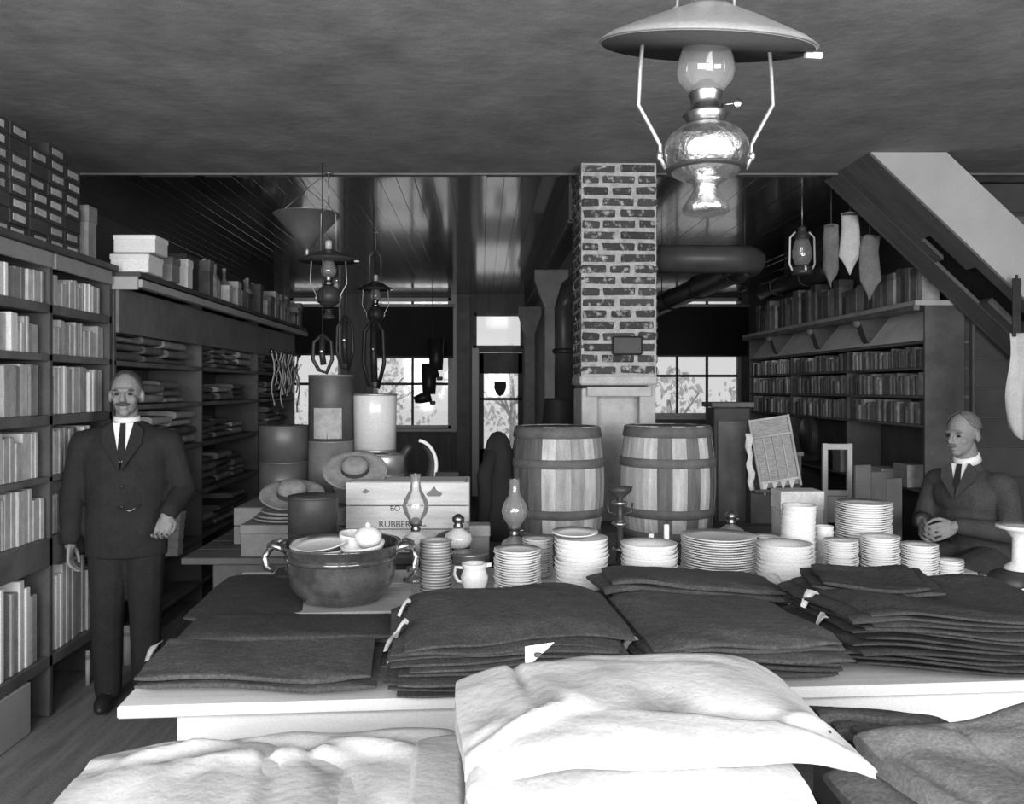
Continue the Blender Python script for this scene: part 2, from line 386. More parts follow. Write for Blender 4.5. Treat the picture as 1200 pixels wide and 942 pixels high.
# ---------------------------------------------------------------- chimney
ch_ = thing('brick_chimney', 'rough dark brick chimney with pale mortar rising to the ceiling', 'chimney', (0, 0, 0))
CX0, CX1, CY0, CY1, CZ0 = .61, 1.09, 5.30, 5.78, 1.68
bx('mortar_core', ((CX0+CX1)/2, (CY0+CY1)/2, (CZ0+ZC)/2), (CX1-CX0-.014, CY1-CY0-.014, ZC-CZ0), M_mortar, ch_, 0)
NC = 19; hc = (ZC-CZ0)/NC
def rough_brick(l, h, dp, seed):
    mb = MB().box((0, 0, 0), (l, dp, h), .006); rr = random.Random(seed)
    mb.v = [(x+rr.uniform(-.004, .004), y+rr.uniform(-.002, .002), z+rr.uniform(-.0035, .0035)) for x, y, z in mb.v]
    return mb.mesh('brick', M_brick)
BL = [.075, .09, .105, .12, .135, .15, .165, .18, .195, .21]
def brick(l, cx, cy, cz, rz):
    k = min(range(len(BL)), key=lambda i: abs(BL[i]-l)); sd = R.randint(0, 2)
    me = cmesh(('brick', k, sd), lambda: rough_brick(BL[k], hc-.024, .06, k*7+sd))
    obj('brick', me, ch_, (cx, cy, cz+R.uniform(-.002, .002)), (R.uniform(-.01, .01), R.uniform(-.02, .02), rz))
for r in range(NC):
    z = CZ0+hc*(r+.5)
    for side in range(4):
        pat = ([.105, .195, .105] if (r+side) % 2 else [.195, .21]) if R.random() < .75 else [.15, .12, .12]
        L_ = .48; gap = (L_-sum(pat))/len(pat); u = gap/2+R.uniform(-.008, .008)
        for l in pat:
            c = u+l/2; u += l+gap
            if side == 0: brick(l, CX0+c, CY0+.026, z, 0)
            elif side == 1: brick(l, CX0+.026, CY0+c, z, PI/2)
            elif side == 2: brick(l, CX1-.026, CY0+c, z, PI/2)
            else: brick(l, CX0+c, CY1-.026, z, 0)
wbm = MB().box(((CX0+CX1)/2, (CY0+CY1)/2, 1.65), (.485, .485, .06), .01)
wbm.box((CX0+.06, CY0+.24, .8), (.1, .46, 1.6), .006).box((CX1-.06, CY0+.24, .8), (.1, .46, 1.6), .006).box(((CX0+CX1)/2, CY0+.30, .8), (.4, .4, 1.6), .004)
wbm.box(((CX0+CX1)/2, CY0+.02, 1.58), (.4, .08, .06), .004)
wbm.build('whitewashed_base', M_whitewash, ch_)
bx('flue_cover', (.90, CY0-.006, 1.865), (.19, .03, .12), M_black, ch_, .012)

# stove and its pipe
st = thing('heating_stove', 'black cast iron stove standing behind the barrels beside the chimney', 'stove', (.62, 6.9, 0))
MB().lathe([(.22, .12), (.26, .2), (.27, .6), (.24, .95), (.26, 1.0), (.24, 1.06), (.16, 1.2), (.12, 1.5), (.11, 1.52)], 20).build('body', M_black, st)
for k in range(4):
    a = PI/4+k*PI/2; MB().tube([(.2*math.cos(a), .2*math.sin(a), .15), (.27*math.cos(a), .27*math.sin(a), 0)], [.03, .02], 8).build('leg', M_black, st)
MB().tube([(.05, 0, 1.5), (.05, 0, 2.25), (.09, 0, 2.4), (.25, -.5, 2.5), (.3, -1.12, 2.5)], .085, 14).build('flue_pipe', M_pipe, st)
MB().lathe([(.095, -.02), (.105, 0), (.095, .02)], 16, (.05, 0, 1.9)).build('pipe_collar', M_black, st)
sp = thing('stovepipe', 'long dark stovepipe bending from the chimney towards the back windows', 'stovepipe', (1.08, 5.55, 2.44))
MB().tube([(0, 0, 0), (.55, 0, 0), (.64, .02, 0), (.70, .09, 0), (.72, .18, 0), (.72, 1.6, 0), (.72, 3.6, 0)], .092, 16).build('pipe', M_pipe, sp)
for yy in (.5, 1.5, 2.5): MB().lathe([(.094, -.02), (.104, 0), (.094, .02)], 16, M=T(.72, yy, 0) @ RX(PI/2)).build('pipe_collar', M_black, sp)
MB().lathe([(.094, -.02), (.13, -.01), (.13, .01), (.094, .02)], 16, M=T(.02, 0, 0) @ RY(PI/2)).build('wall_thimble', M_black, sp)
for yy in (.3, 3.0): MB().tube([(.72, yy, .09), (.72, yy, .56)], .005, 6).build('hanger_wire', M_black, sp)

# ---------------------------------------------------------------- staircase
sx0, SY0, SY1 = 2.30, 5.05, 5.72
sl = .95; LEN = 2.25
stc = thing('boxed_staircase', 'boarded staircase climbing leftwards into the ceiling at right', 'staircase', (0, 0, 0))
def soff(X): return ZC-sl*(X-sx0)
n_ = 6; pw = (SY1-SY0-.03)/n_
for k in range(n_):
    y = SY0+.03+pw*(k+.5)
    segs = [(sx0, sx0+LEN)]
    if k == 1: segs = [(sx0, 3.0), (3.36, sx0+LEN)]
    if k == 2: segs = [(sx0, 2.78), (3.36, sx0+LEN)]
    if k == 3: segs = [(sx0, 2.92), (3.2, sx0+LEN)]
    for a, b in segs:
        dz = R.uniform(-.002, .002)
        poly = [(a, soff(a)+dz), (b, soff(b)+dz), (b, soff(b)+.03), (a+.03, min(soff(a)+.03, 2.995))] if a > sx0 else [(a+.002, ZC-.004), (b, soff(b)+dz), (b, soff(b)+.03), (a+.036, ZC-.004)]
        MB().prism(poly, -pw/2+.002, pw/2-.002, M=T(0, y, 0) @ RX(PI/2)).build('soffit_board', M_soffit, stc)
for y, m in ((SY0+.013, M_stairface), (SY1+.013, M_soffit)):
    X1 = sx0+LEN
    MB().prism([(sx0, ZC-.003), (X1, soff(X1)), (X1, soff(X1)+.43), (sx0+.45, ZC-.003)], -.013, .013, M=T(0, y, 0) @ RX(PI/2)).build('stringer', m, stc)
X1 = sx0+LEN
MB().prism([(2.45, soff(2.45)+.075), (X1-.02, soff(X1-.02)+.075), (X1-.02, soff(X1-.02)+.09), (2.45, soff(2.45)+.09)], -.31, .31, M=T(0, (SY0+SY1)/2+.01, 0) @ RX(PI/2)).build('slot_shade_sheet', mat('slot_shade_dark', .018, .95), stc)  # added dark sheet: the shade inside the soffit slot, put in as colour
for k in range(8):
    X = sx0+.5+k*.22; z = soff(X)+.32
    bx('tread', (X, (SY0+SY1)/2, z), (.25, SY1-SY0-.06, .03), M_midwood, stc)
    bx('riser', (X+.11, (SY0+SY1)/2, z-.1), (.02, SY1-SY0-.06, .19), M_darkwood, stc)
# ---------------------------------------------------------------- outside
gr = struct(bx('floor', (0, 46, -.6), (160, 66, .2), M_snow, ch=0)); gr.name = 'ground_outside'
def bush(x, y, h, wd, lab, seed):
    t = thing('garden_tree', lab, 'tree', (x, y, -.5)); rr = random.Random(seed)
    MB().tube([(0, 0, 0), (.05, 0, h*.4), (0, .05, h*.7)], [.12, .09, .05], 8).build('trunk', M_bark, t)
    for k in range(5):
        a = rr.uniform(0, 6.3); MB().tube([(0, 0, h*rr.uniform(.25, .5)), (math.cos(a)*wd*.4, math.sin(a)*.4, h*rr.uniform(.5, .9))], [.05, .02], 6).build('branch', M_bark, t)
    mb = MB()
    for k in range(420):
        a = rr.uniform(0, 6.3); q = rr.random()**.5; zz = rr.uniform(.22, 1); rad = wd*.5*math.sin(PI*min(1, zz*.9+.1))**.6
        c = Vector((math.cos(a)*q*rad, math.sin(a)*q*rad, h*zz)); s_ = rr.uniform(.06, .14)
        mb.add([(-s_, 0, 0), (0, -s_*.4, s_*.3), (s_, 0, 0), (0, s_*.4, -s_*.2)], [(0, 1, 2, 3)], False, T(*c) @ Euler((rr.uniform(0, 6), rr.uniform(0, 6), rr.uniform(0, 6))).to_matrix().to_4x4())
    o = mb.build('foliage', M_leaf, t); o['kind'] = 'stuff'
bush(-3.0, 24, 3.2, 3.4, 'leafy pale tree seen through the window left of the back door', 1)
bush(.9, 26, 3.4, 2.4, 'leafy pale tree seen through the back door glass', 2)
bush(4.6, 21, 2.6, 3.0, 'loose branched tree seen through the left half of the right back window', 3)
bush(7.4, 22, 2.8, 3.2, 'bushy tree seen through the right half of the right back window', 4)
bush(-6.4, 25, 3.2, 2.8, 'pale tree outside the narrow far-left back window', 5)

# ---------------------------------------------------------------- left shelving
def shelving(name, lab, y0, y1, ys, levels, front, back, ledge_front, ledge_z, fascia):
    t = thing(name, lab, 'shelving', (0, 0, 0))
    for y in ys: bx('upright', ((front+back)/2, y, ledge_z/2), (abs(front-back), .03, ledge_z-.01), M_darkwood, t)
    for z, th in levels: bx('shelf', ((front+back)/2, (y0+y1)/2, z-th/2), (abs(front-back), y1-y0-.002, th), M_shelfedge, t)
    bx('back_panel', (back-.012, (y0+y1)/2, ledge_z/2), (.02, y1-y0, ledge_z), M_darkwood, t, 0)
    bx('ledge', ((XL+ledge_front)/2+.005, (y0+y1)/2, ledge_z+.016), (abs(XL-ledge_front)-.01, y1-y0, .032), M_darkwood, t)
    return t
sA = shelving('shelving_unit', 'near shelving bays packed with pale cartons along the left wall', 2.9, 4.84, (2.92, 3.49, 4.16, 4.825),
     ((2.009, .045), (1.767, .035), (1.47, .05), (1.172, .028), (.875, .14), (.30, .055)), -2.1, -2.5, -2.06, 2.262, True)
for a, b in ((2.94, 3.475), (3.505, 4.145), (4.175, 4.81)): bx('fascia', (-2.095, (a+b)/2, 2.222), (.02, b-a, .075), mat('fascia_board', .30, .75, .15, 5), sA)
bx('plinth', (-2.11, 3.42, .12), (.03, 1.08, .235), M_stairface, sA)
sB = shelving('shelving_unit', 'far dark shelving stacked with cloth beyond the standing man', 4.87, 9.5, (4.885, 6.4, 8.0, 9.485),
     ((1.76, .03), (1.5, .03), (1.2, .035), (.84, .035), (.5, .03), (.16, .03)), -2.1, -2.5, -1.95, 2.235, False)
bx('ledge_moulding', (-1.965, 7.185, 2.20), (.05, 4.63, .045), M_stairface, sB)
bx('end_block', (-2.04, 4.862, 2.20), (.16, .02, .075), M_stairface, sB)
bx('frieze_panel', (-2.09, 7.185, 2.05), (.02, 4.6, .26), M_midwood, sB)

# cartons in the near bays (only the stretch that the picture shows)
def carton(wd, h, m_i, x, y, z, lab, grp, lidside):
    def body():
        return MB().box((-.15, 0, h/2), (.3, wd, h), .003).mesh('carton', M_cart[m_i])
    def lid():
        return MB().box((-.149, lidside*wd*.28, h/2+.001), (.306, wd*.42, h+.002), .003).mesh('lid', M_cart[m_i])
    wk = round(wd*1000); hk = round(h*1000)
    o = obj('carton', cmesh(('cb', wk, hk, m_i), body), None, (x, y, z+.001), (0, 0, R.uniform(-.006, .006)))
    obj('lid', cmesh(('cl', wk, hk, m_i, lidside), lid), o)
    return tag(o, lab, 'carton', grp)
ROWN = ['topmost', 'second', 'third', 'fourth', 'fifth', 'bottom']
KIND = ['grey', 'pale grey', 'white', 'drab']
rows = [(2.009, .15), (1.767, .175), (1.47, .24), (1.172, .225), (.875, .25), (.30, .41)]
for ri, (z, hmax) in enumerate(rows):
    for bi, (a, b) in enumerate(((3.51, 4.14), (4.18, 4.80))):
        y = a+.004; cn = 0
        if bi == 1 and ri in (3, 4): b = 4.62
        while True:
            wd = R.choice([.045, .055, .065, .08, .095])
            if y+wd > b: break
            mi = R.choices([0, 1, 2, 3], [.42, .3, .18, .10])[0]
            if mi == 2 and wd > .065 and R.random() < .5: mi = 1
            h = hmax*R.choice([1, 1, .96, .9, .78])
            if y+wd > 3.62:
                carton(wd, h, mi, -2.115-R.uniform(0, .02), y+wd/2, z,
                   '%s carton, %s along the %s row, %s bay of near left shelving' % (KIND[mi], nth(cn), ROWN[ri], ('nearer', 'farther')[bi]),
                   '%s cartons %s row %s bay' % (KIND[mi], ROWN[ri], ('nearer', 'farther')[bi]), R.choice((-1, 1))); cn += 1
            y += wd+.004
# dark label boxes stacked up to the ceiling on the ledge
dbm = MB().box((-.13, 0, .032), (.26, .165, .064), .003).mesh('label_box', M_darkbox)
dlm = MB().box((.001, 0, 0), (.003, .105, .032), .001).mesh('paper_label', M_label)
for ci, n in enumerate((7, 8, 8, 7, 8, 7)):
    y = 3.56+.172*ci
    for k in range(n):
        o = obj('label_box', dbm, None, (-2.11-R.uniform(0, .012), y, 2.2785+k*.0655), None)
        tag(o, 'small dark labelled box near the ceiling, %s column, %s from the ledge up' % (nth(ci), nth(k)), 'box', 'dark labelled boxes column %d' % (ci+1))
        if R.random() < .9: obj('paper_label', dlm, o, (0, R.uniform(-.015, .015), .032))
# goods on the ledge of the far unit
def plainbox(name, c0, size, m, lab, cat, grp=None, rz=0, lid=True, lidm=None):
    t = thing(name, lab, cat, c0, rz, grp)
    bx('body', (0, 0, size[2]*.5), size, m, t, .004)
    if lid: bx('lid', (0, 0, size[2]*.86), (size[0]+.008, size[1]+.008, size[2]*.3), lidm or m, t, .004)
    return t
LZ = 2.268
plainbox('hat_carton', (-2.03, 5.02, LZ), (.22, .22, .105), M_cart[2], 'lower of two stacked bright white boxes on the left ledge', 'box')
plainbox('hat_carton', (-2.01, 5.03, LZ+.118), (.24, .20, .10), M_cart[2], 'upper of two stacked bright white boxes on the left ledge', 'box')
plainbox('carton', (-2.16, 4.62, LZ+.012), (.1, .1, .30), M_cart[3], 'tall drab carton on the ledge just left of the white boxes', 'carton')
plainbox('carton', (-2.28, 4.76, LZ+.012), (.1, .1, .26), M_darkbox, 'dark narrow carton on the ledge behind the drab one', 'carton')
plainbox('carton', (-1.99, 5.38, LZ), (.12, .14, .15), M_cart[3], 'drab carton on the ledge right of the white boxes', 'carton')
plainbox('carton', (-2.15, 5.42, LZ), (.14, .14, .27), M_darkbox, 'tall dark carton on the ledge behind the white boxes', 'carton')
plainbox('carton', (-2.0, 5.72, LZ), (.085, .1, .19), M_cart[2], 'narrow white carton standing alone on the left ledge', 'carton')
plainbox('carton', (-2.12, 5.95, LZ), (.2, .26, .25), M_darkbox, 'broad dark carton on the ledge behind the narrow white one', 'carton')
bot = MB().lathe([(.04, 0), (.045, .01), (.045, .15), (.03, .18), (.014, .2), (.014, .25), (.018, .255), (.018, .265)], 14).mesh('glass_part', M_goods[1])
cap = MB().lathe([(.012, .26), (.016, .262), (.016, .285)], 10).mesh('stopper', M_goods[2])
y = 6.2; k = -1
while y < 9.35:
    k += 1
    if R.random() < .45:
        o = tag(obj('bottle', bot, None, (-2.03-R.uniform(0, .06), y, LZ+.001)), 'dark stoppered bottle, %s item along the far stretch of the left ledge' % nth(k), 'bottle', 'bottles on the left ledge')
        obj('stopper', cap, o); y += .12
    else:
        mi = R.choices([0, 1, 2], [.5, .35, .15])[0]; wd = R.choice([.09, .12, .16]); h = R.choice([.14, .2, .26])
        plainbox('packet', (-2.04, y+wd/2, LZ), (.12, wd, h), M_goods[mi], '%s packet, %s item along the far stretch of the left ledge' % (('dark', 'drab', 'pale')[mi], nth(k)), 'packet', '%s packets on the left ledge' % ('dark', 'drab', 'pale')[mi]); y += wd+.03
# bolts of cloth and flat boxes on the far shelves
def bolt_mesh(wd, th, m):
    def fn(u, v):
        a = 2*PI*v; q = lambda t: math.copysign(abs(t)**.45, t)
        return ((q(math.cos(a)))*.15-.155, (u-.5)*wd, th/2+q(math.sin(a))*th*.48+.002*math.sin(u*17+v*9))
    mb = MB().grid(7, 16, fn, cv=True); n = 16
    mb.add([fn(0, j/16) for j in range(16)], [tuple(range(16))]); mb.add([fn(1, j/16) for j in range(16)], [tuple(range(16))])
    return mb.mesh('cloth_bolt', m)
SH = [(1.76, .28, 'top'), (1.5, .2, 'second'), (1.2, .24, 'third'), (.84, .28, 'fourth'), (.5, .26, 'fifth')]
for z, hm, nm in SH:
    y = 5.0; pi_ = -1
    while y < 9.3:
        wd = R.choice([.3, .36, .42])
        if any(abs(yy-(y+wd/2)) < wd/2+.03 for yy in (6.4, 8.0)): y += .05; continue
        if y+wd > 9.42: break
        h = 0; top = hm*R.uniform(.55, 1.0); pi_ += 1; lk = -1
        while True:
            th = R.choice([.035, .045, .06])
            if h+th > top: break
            lk += 1; mi = R.choices([0, 1, 2], [.55, .35, .1])[0]
            o = obj('cloth_bolt', cmesh(('bolt', wd, th, mi), lambda: bolt_mesh(wd, th, M_bolt[mi])), None, (-2.125+R.uniform(-.03, .012), y+wd/2+R.uniform(-.01, .01), z+h+.003), (0, 0, R.uniform(-.02, .02)))
            tag(o, '%s bolt of cloth, %s layer of the %s pile on the %s far-left shelf' % (('dark', 'grey', 'pale')[mi], nth(lk), nth(pi_), nm), 'cloth bolt', '%s bolts %s shelf' % (('dark', 'grey', 'pale')[mi], nm)); h += th+.004
        y += wd+R.uniform(.02, .12)
# pale boxes stacked beside the standing man, seen on the low far shelf
for k in range(5):
    o = bx('small_carton', (0, 0, .028), (.1, .10, .055), M_cart[1], None, .003, (-2.03+.004*k, 5.60+R.uniform(-.008, .008), .505+k*.057))
    tag(o, 'small pale carton, %s from bottom of the narrow stack by the standing man' % nth(k), 'carton', 'narrow stack of small cartons')
    bx('lid', (0, 0, .05), (.104, .104, .014), M_cart[1], o, .002)
# pale rolls standing on the low shelf behind the man's feet
for (px, py0, py1, Y, r_, lab) in ((117, 757, 808, 4.7, .022, 'leftmost short pale paper roll standing at the man\'s feet'), (150, 733, 788, 4.95, .026, 'taller pale paper roll standing at the man\'s feet'), (103, 762, 800, 4.6, .012, 'thin pale paper roll standing near the shelf base')):
    a = W(px, py1, Y); b = W(px, py0, Y)
    t = thing('paper_roll', lab, 'paper roll', (a.x, Y, .001))
    MB().tube([(0, 0, 0), (0, 0, b.z)], r_, 12).build('roll', M_cart[0], t); MB().lathe([(r_*1.02, 0), (r_*1.08, .005), (r_*1.02, .02)], 12, (0, 0, b.z*.75)).build('band', M_cart[3], t)
# light ribbons hanging at the end of the far shelving
hk = thing('ribbon_rail', 'short dark rail with brass knobs along the far end of the left shelves', 'rail', (-2.03, 8.85, 1.96))
MB().tube([(0, -.6, 0), (0, .6, 0)], .012, 8).build('bar', M_darkwood, hk)
for s_ in (-.62, .62): MB().ell((0, s_, 0), (.02, .02, .02)).build('knob', M_brass, hk)
for s_ in (-.5, .5): MB().tube([(0, s_, 0), (-.075, s_, 0)], .01, 6).build('arm', M_darkwood, hk)
for k in range(13):
    l = R.uniform(.3, .68); y = 8.3+k*.092; a0 = R.uniform(0, 6)
    o = MB().grid(3, 16, lambda u, v: (-2.03+.012*math.sin(v*9+a0), y+(u-.5)*.07+.012*math.sin(v*8+a0), 1.955-v*l)).build('hanging_ribbon', mat('patterned_ribbon', .10, .8, .2, 16, v2=.9, thr=.44, soft=.06))
    sm = o.modifiers.new('thickness', 'SOLIDIFY'); sm.thickness = .003
    tag(o, 'pale patterned ribbon, %s along the rail at the end of the left shelves' % nth(k), 'ribbon', 'hanging ribbons')

# ---------------------------------------------------------------- right cabinet
rc = thing('wall_cabinet', 'long dark wall cabinet of small packets along the right wall', 'cabinet', (0, 0, 0))
RX0, RX1, RY0, RY1 = 3.0, 3.26, 5.78, 9.6
bx('end_panel', (3.135, RY0+.012, 1.09), (.27, .024, 2.18), M_darkwood, rc); bx('end_panel', (3.135, RY1-.012, 1.09), (.27, .024, 2.18), M_darkwood, rc)
bx('back_panel', (3.33, (RY0+RY1)/2, 1.09), (.02, RY1-RY0, 2.18), M_darkwood, rc, 0)
for y in (7.05, 8.33): bx('upright', (3.15, y, .95), (.28, .025, 1.9), M_darkwood, rc)
for z in (1.925, 1.745, 1.55, 1.35, .9, .45): bx('shelf', (3.16, (RY0+RY1)/2, z-.009), (.31, RY1-RY0-.05, .018), M_shelfedge, rc)
bx('ledge', (3.14, (RY0+RY1)/2, 2.18), (.42, RY1-RY0+.02, .035), mat('ledge_wood', .4, .6, .2, 5), rc)
bx('ledge_moulding', (2.945, (RY0+RY1)/2, 2.147), (.04, RY1-RY0, .035), M_shelfedge, rc)
MB().prism([(3.02, 1.93), (3.04, 1.93), (3.22, 2.16), (3.20, 2.16)], -(RY1-RY0)/2+.03, (RY1-RY0)/2-.03, M=T(0, (RY0+RY1)/2, 0) @ RX(PI/2)).build('cove_panel', mat('cove_panel', .7, .8, .15, 4), rc)
for y in (6.74, 7.7, 8.8):
    MB().prism([(2.95, 2.16), (3.2, 2.16), (3.06, 1.93), (3.02, 1.97)], -.05, .05, M=T(0, y, 0) @ RX(PI/2)).build('bracket', M_darkwood, rc)
    MB().ell((2.955, y, 2.11), (.03, .05, .035)).build('bracket_scroll', M_midwood, rc)
RN = [(1.745, .15, 'top'), (1.55, .165, 'middle'), (1.35, .17, 'lowest full')]
for z, hm, nm in RN:
    for bi, (a, b) in enumerate(((5.83, 7.03), (7.07, 8.31), (8.35, 9.55))):
        y = a; pn = -1
        bay = ('nearest', 'middle', 'farthest')[bi]
        while True:
            wd = R.choice([.03, .04, .05, .06])
            if y+wd > b: break
            pn += 1; h = hm*R.choice([.7, .82, .9, .97])
            mi = R.choices([0, 1, 2], [.6, .38, .02] if bi < 2 else [.2, .4, .4])[0]
            def pk():
                mb = MB().box((.11, 0, h/2), (.2, wd-.004, h), .003); mb.box((.0095, 0, h*.72), (.004, wd*.6, h*.2), .0005); return mb.mesh('packet', M_goods[mi])
            o = obj('packet', cmesh(('pk', wd, h, mi), pk), None, (3.0+R.uniform(.0, .02), y+wd/2, z+.001))
            tag(o, '%s packet, %s along the %s row, %s bay of the right cabinet' % (('dark', 'drab', 'pale')[mi], nth(pn), nm, bay), 'packet', '%s packets %s row %s bay right' % (('dark', 'drab', 'pale')[mi], nm, bay))
            y += wd+R.choice([.002, .002, .01])
# tall boxes standing on the right ledge
y = 5.9; tn = -1
while y < 9.5:
    tn += 1
    wd = R.choice([.07, .09, .12, .15]); h = R.uniform(.24, .36) if y > 7.2 else R.uniform(.2, .28)
    mi = R.choices([0, 1], [.6, .4])[0]
    t = thing('tall_box', '%s tall box, %s from the near end of the row on the right ledge' % (('dark', 'drab')[mi], nth(tn)), 'box', (3.03+R.uniform(0, .03), y+wd/2, 2.199), 0, '%s tall boxes on the right ledge' % ('dark', 'drab')[mi])
    bx('body', (.06, 0, h/2), (.12, wd-.006, h), M_goods[mi], t); bx('lid', (.06, 0, h*.9), (.126, wd-.002, h*.2), M_goods[mi], t, .002)
    y += wd+.004
oc = thing('oilcloth_roll', 'long dark roll lying on top of the boxes on the right ledge', 'roll', (3.09, 8.5, 2.66))
MB().tube([(0, -.85, 0), (0, .85, 0)], .09, 16).build('roll', M_black, oc); MB().lathe([(.004, -.86), (.05, -.862), (.05, -.855)], 12, M=RX(PI/2)).build('core', M_darkwood, oc)
for yy in (-.4, .4): MB().lathe([(.091, -.015), (.094, 0), (.091, .015)], 16, M=T(0, yy, 0) @ RX(PI/2)).build('string', M_midwood, oc)
# pale items on the open lower shelf of the right cabinet
for k, (px, py, Y, wd, h, m, lab) in enumerate(((888, 486, 9.3, .16, .15, M_cart[2], 'white box on the far end of the right cabinet\'s open shelf'), (1028, 520, 6.5, .22, .1, M_cart[1], 'flat pale box on the open shelf of the right cabinet'), (985, 545, 7.2, .16, .2, M_cart[3], 'drab box on the low shelf of the right cabinet'), (1060, 530, 6.1, .2, .16, M_goods[1], 'dark squat box on the open shelf beside the seated man'))):
    t = thing('shelf_box', lab, 'box', (3.07, Y, .901)); bx('body', (0, 0, h/2), (.16, wd, h), m, t); bx('lid', (0, 0, h*.85), (.166, wd+.006, h*.25), m, t, .002)

# ---------------------------------------------------------------- tables
def table(name, lab, x0, x1, y0, y1, z, rz, m, nplank, apron=.16):
    t = thing(name, lab, 'table', ((x0+x1)/2, (y0+y1)/2, 0), rz); w_, d_ = x1-x0, y1-y0
    for k in range(nplank): bx('tabletop_board', (0, -d_/2+d_*(k+.5)/nplank, z-.016), (w_, d_/nplank-.003, .032), m, t, .004)
    for s_ in (-1, 1):
        bx('apron', (0, s_*(d_/2-.06), z-.032-apron/2), (w_-.28, .025, apron), m, t)
        bx('apron', (s_*(w_/2-.14), 0, z-.032-apron/2), (.025, d_-.15, apron), m, t)
        for u in (-1, 1): bx('leg', (s_*(w_/2-.17), u*(d_/2-.10), (z-.032)/2), (.07, .07, z-.034), m, t)
    return t
TR = math.atan2(.19, 2.41)
tb = table('display_table', 'pale pine display table under the dark trouser piles', -.985, 2.2, 2.265, 3.84, .80, 0, M_palewood, 6)
TT = .80
def on(px, py, z=TT):           # point of the plane at height z seen at a pixel
    Y = (CZ-z)*FPX/(py-VY); return Vector(((px-VX)*Y/FPX, Y, z))
tb.rotation_euler[2] = TR
table('back_table', 'dark table carrying the crates and barrels behind the crockery', -1.42, 1.86, 4.02, 5.15, .80, 0, M_darkwood, 5)
table('front_table', 'low table under the white canvas garments in the foreground', -.82, 1.7, .86, 1.92, .70, 0, M_midwood, 5)

# ---------------------------------------------------------------- folded garments
def creases(lst):
    def f(x, y):
        t = 0
        for x0, y0, x1, y1, a, w_ in lst:
            dx, dy = x1-x0, y1-y0; L2 = dx*dx+dy*dy; q = max(0, min(1, ((x-x0)*dx+(y-y0)*dy)/L2)); d2 = (x-x0-q*dx)**2+(y-y0-q*dy)**2
            t += a*math.exp(-d2/(w_*w_))*(.35+.65*math.sin(PI*min(1, max(0, q*.9+.05))))
        return t
    return f
def cloth_slab(wd, dp, th, seed, amp, wave, nu=30, nv=34, ridge=0.0, fr=3.0, groove=.25, droop=None, zseed=None):
    so = Vector((seed*7.3, seed*3.1, seed*1.7)); zo = so if zseed is None else Vector((zseed*7.3, zseed*3.1, zseed*1.7))
    def fn(u, v):
        a = 2*PI*v; c, s_ = math.cos(a), math.sin(a)
        y = math.copysign(abs(c)**.35, c)*dp/2; z = math.copysign(abs(s_)**.6, s_)*th/2+th/2
        x = (u-.5)*wd; y *= 1-.10*(2*abs(u-.5))**5; y += .03*dp*math.sin(x*5+seed*3)*(1 if y < 0 else .4)
        if abs(c) > .8 and y < 0: y += groove*th*max(0, 1-abs(s_)*2.2)     # the crease of the fold at the front
        e = min(1, min(u, 1-u)*9); z = th/2+(z-th/2)*(.45+.55*e**.6)
        y += amp*1.6*mn.noise(Vector((x*fr, z*9, 0))+so)+.35*amp*mn.noise(Vector((x*fr*4, z*20, 5))+so)
        x += amp*1.6*mn.noise(Vector((y*fr, z*9, 3))+so)*(abs(u-.5)*2)
        zz = amp*mn.noise(Vector((x*fr, y*fr, 9))+zo)+amp*.9*mn.noise(Vector((x*fr*1.1, y*fr*5.0+x*4, 4))+zo)
        if ridge: zz += ridge*(1-abs(mn.noise(Vector((x*fr*1.3+y*2, y*fr*.8, 1))+zo))*2.2)+ridge*.5*mn.noise(Vector((x*fr*3, y*fr*3, 1))+zo)
        zz += wave(x, y)
        if droop: zz += droop(x, y)
        return (x, y, z+zz)
    mb = MB().grid(nu, nv, fn, cv=True)
    for u in (0, 1): mb.add([fn(u, j/nv) for j in range(nv)], [tuple(range(nv))], True)
    return mb
def gstack(n, ctr, wd, dp, th, m, lab, toplab, name, cat, grp, seed, rz=0, amp=.006, wave=None, lean=(0, 0), shrink=0, tabs=(), z0=None, ridge=0):
    rr = random.Random(seed); wave = wave or (lambda x, y: 0); out = []
    for k in range(n):
        f = (k+1)/n
        mb = cloth_slab(wd*(1-shrink*f)*rr.uniform(.92, 1.03), dp*rr.uniform(.92, 1.03), th*rr.uniform(.9, .99), seed+k*.37, amp, (lambda x, y, k=k: wave(x, y)-k*.0022*(max(0, abs(x)/(wd/2)-.55)/.45)**2-k*.0016*(max(0, -y/(dp/2)-.5)/.5)**2), ridge=ridge, nu=44, zseed=seed)
        o = mb.build(name, m, None, (ctr[0]+lean[0]*k+rr.uniform(-.02, .02), ctr[1]+lean[1]*k+rr.uniform(-.016, .016), (z0 if z0 is not None else TT)+.012+amp*.8+k*th*1.0), (0, 0, rz+rr.uniform(-.045, .045)))
        tag(o, toplab if (k == n-1 and toplab) else lab+', '+('lowest' if k == 0 else nth(k)+' from bottom'), cat, grp); out.append(o)
        for (side, fy, kk) in tabs:
            if kk == k:
                x = side*wd*.5
                MB().grid(4, 5, lambda u, v: (x*.97+side*(.032*u+.006*math.sin(v*5+k)), (fy-.5)*dp+(v-.5)*.07*(1-.75*u), th*.8-.045*u*u+.004*math.sin(u*4+v*3))).build('pocket_lining', M_lining, o)
    return out
wv = lambda a, b, ph=0: (lambda x, y: a*math.sin(x*7+ph)+b*math.sin(y*6+x*3+ph))
tag(cloth_slab(.40, .72, .022, 141, .006, lambda x, y: 0).build('folded_cloth', M_denim2, None, (-.83, 3.20, TT+.01), (0, 0, .06)), 'dark folded cloth lying left of the big kettle', 'cloth')
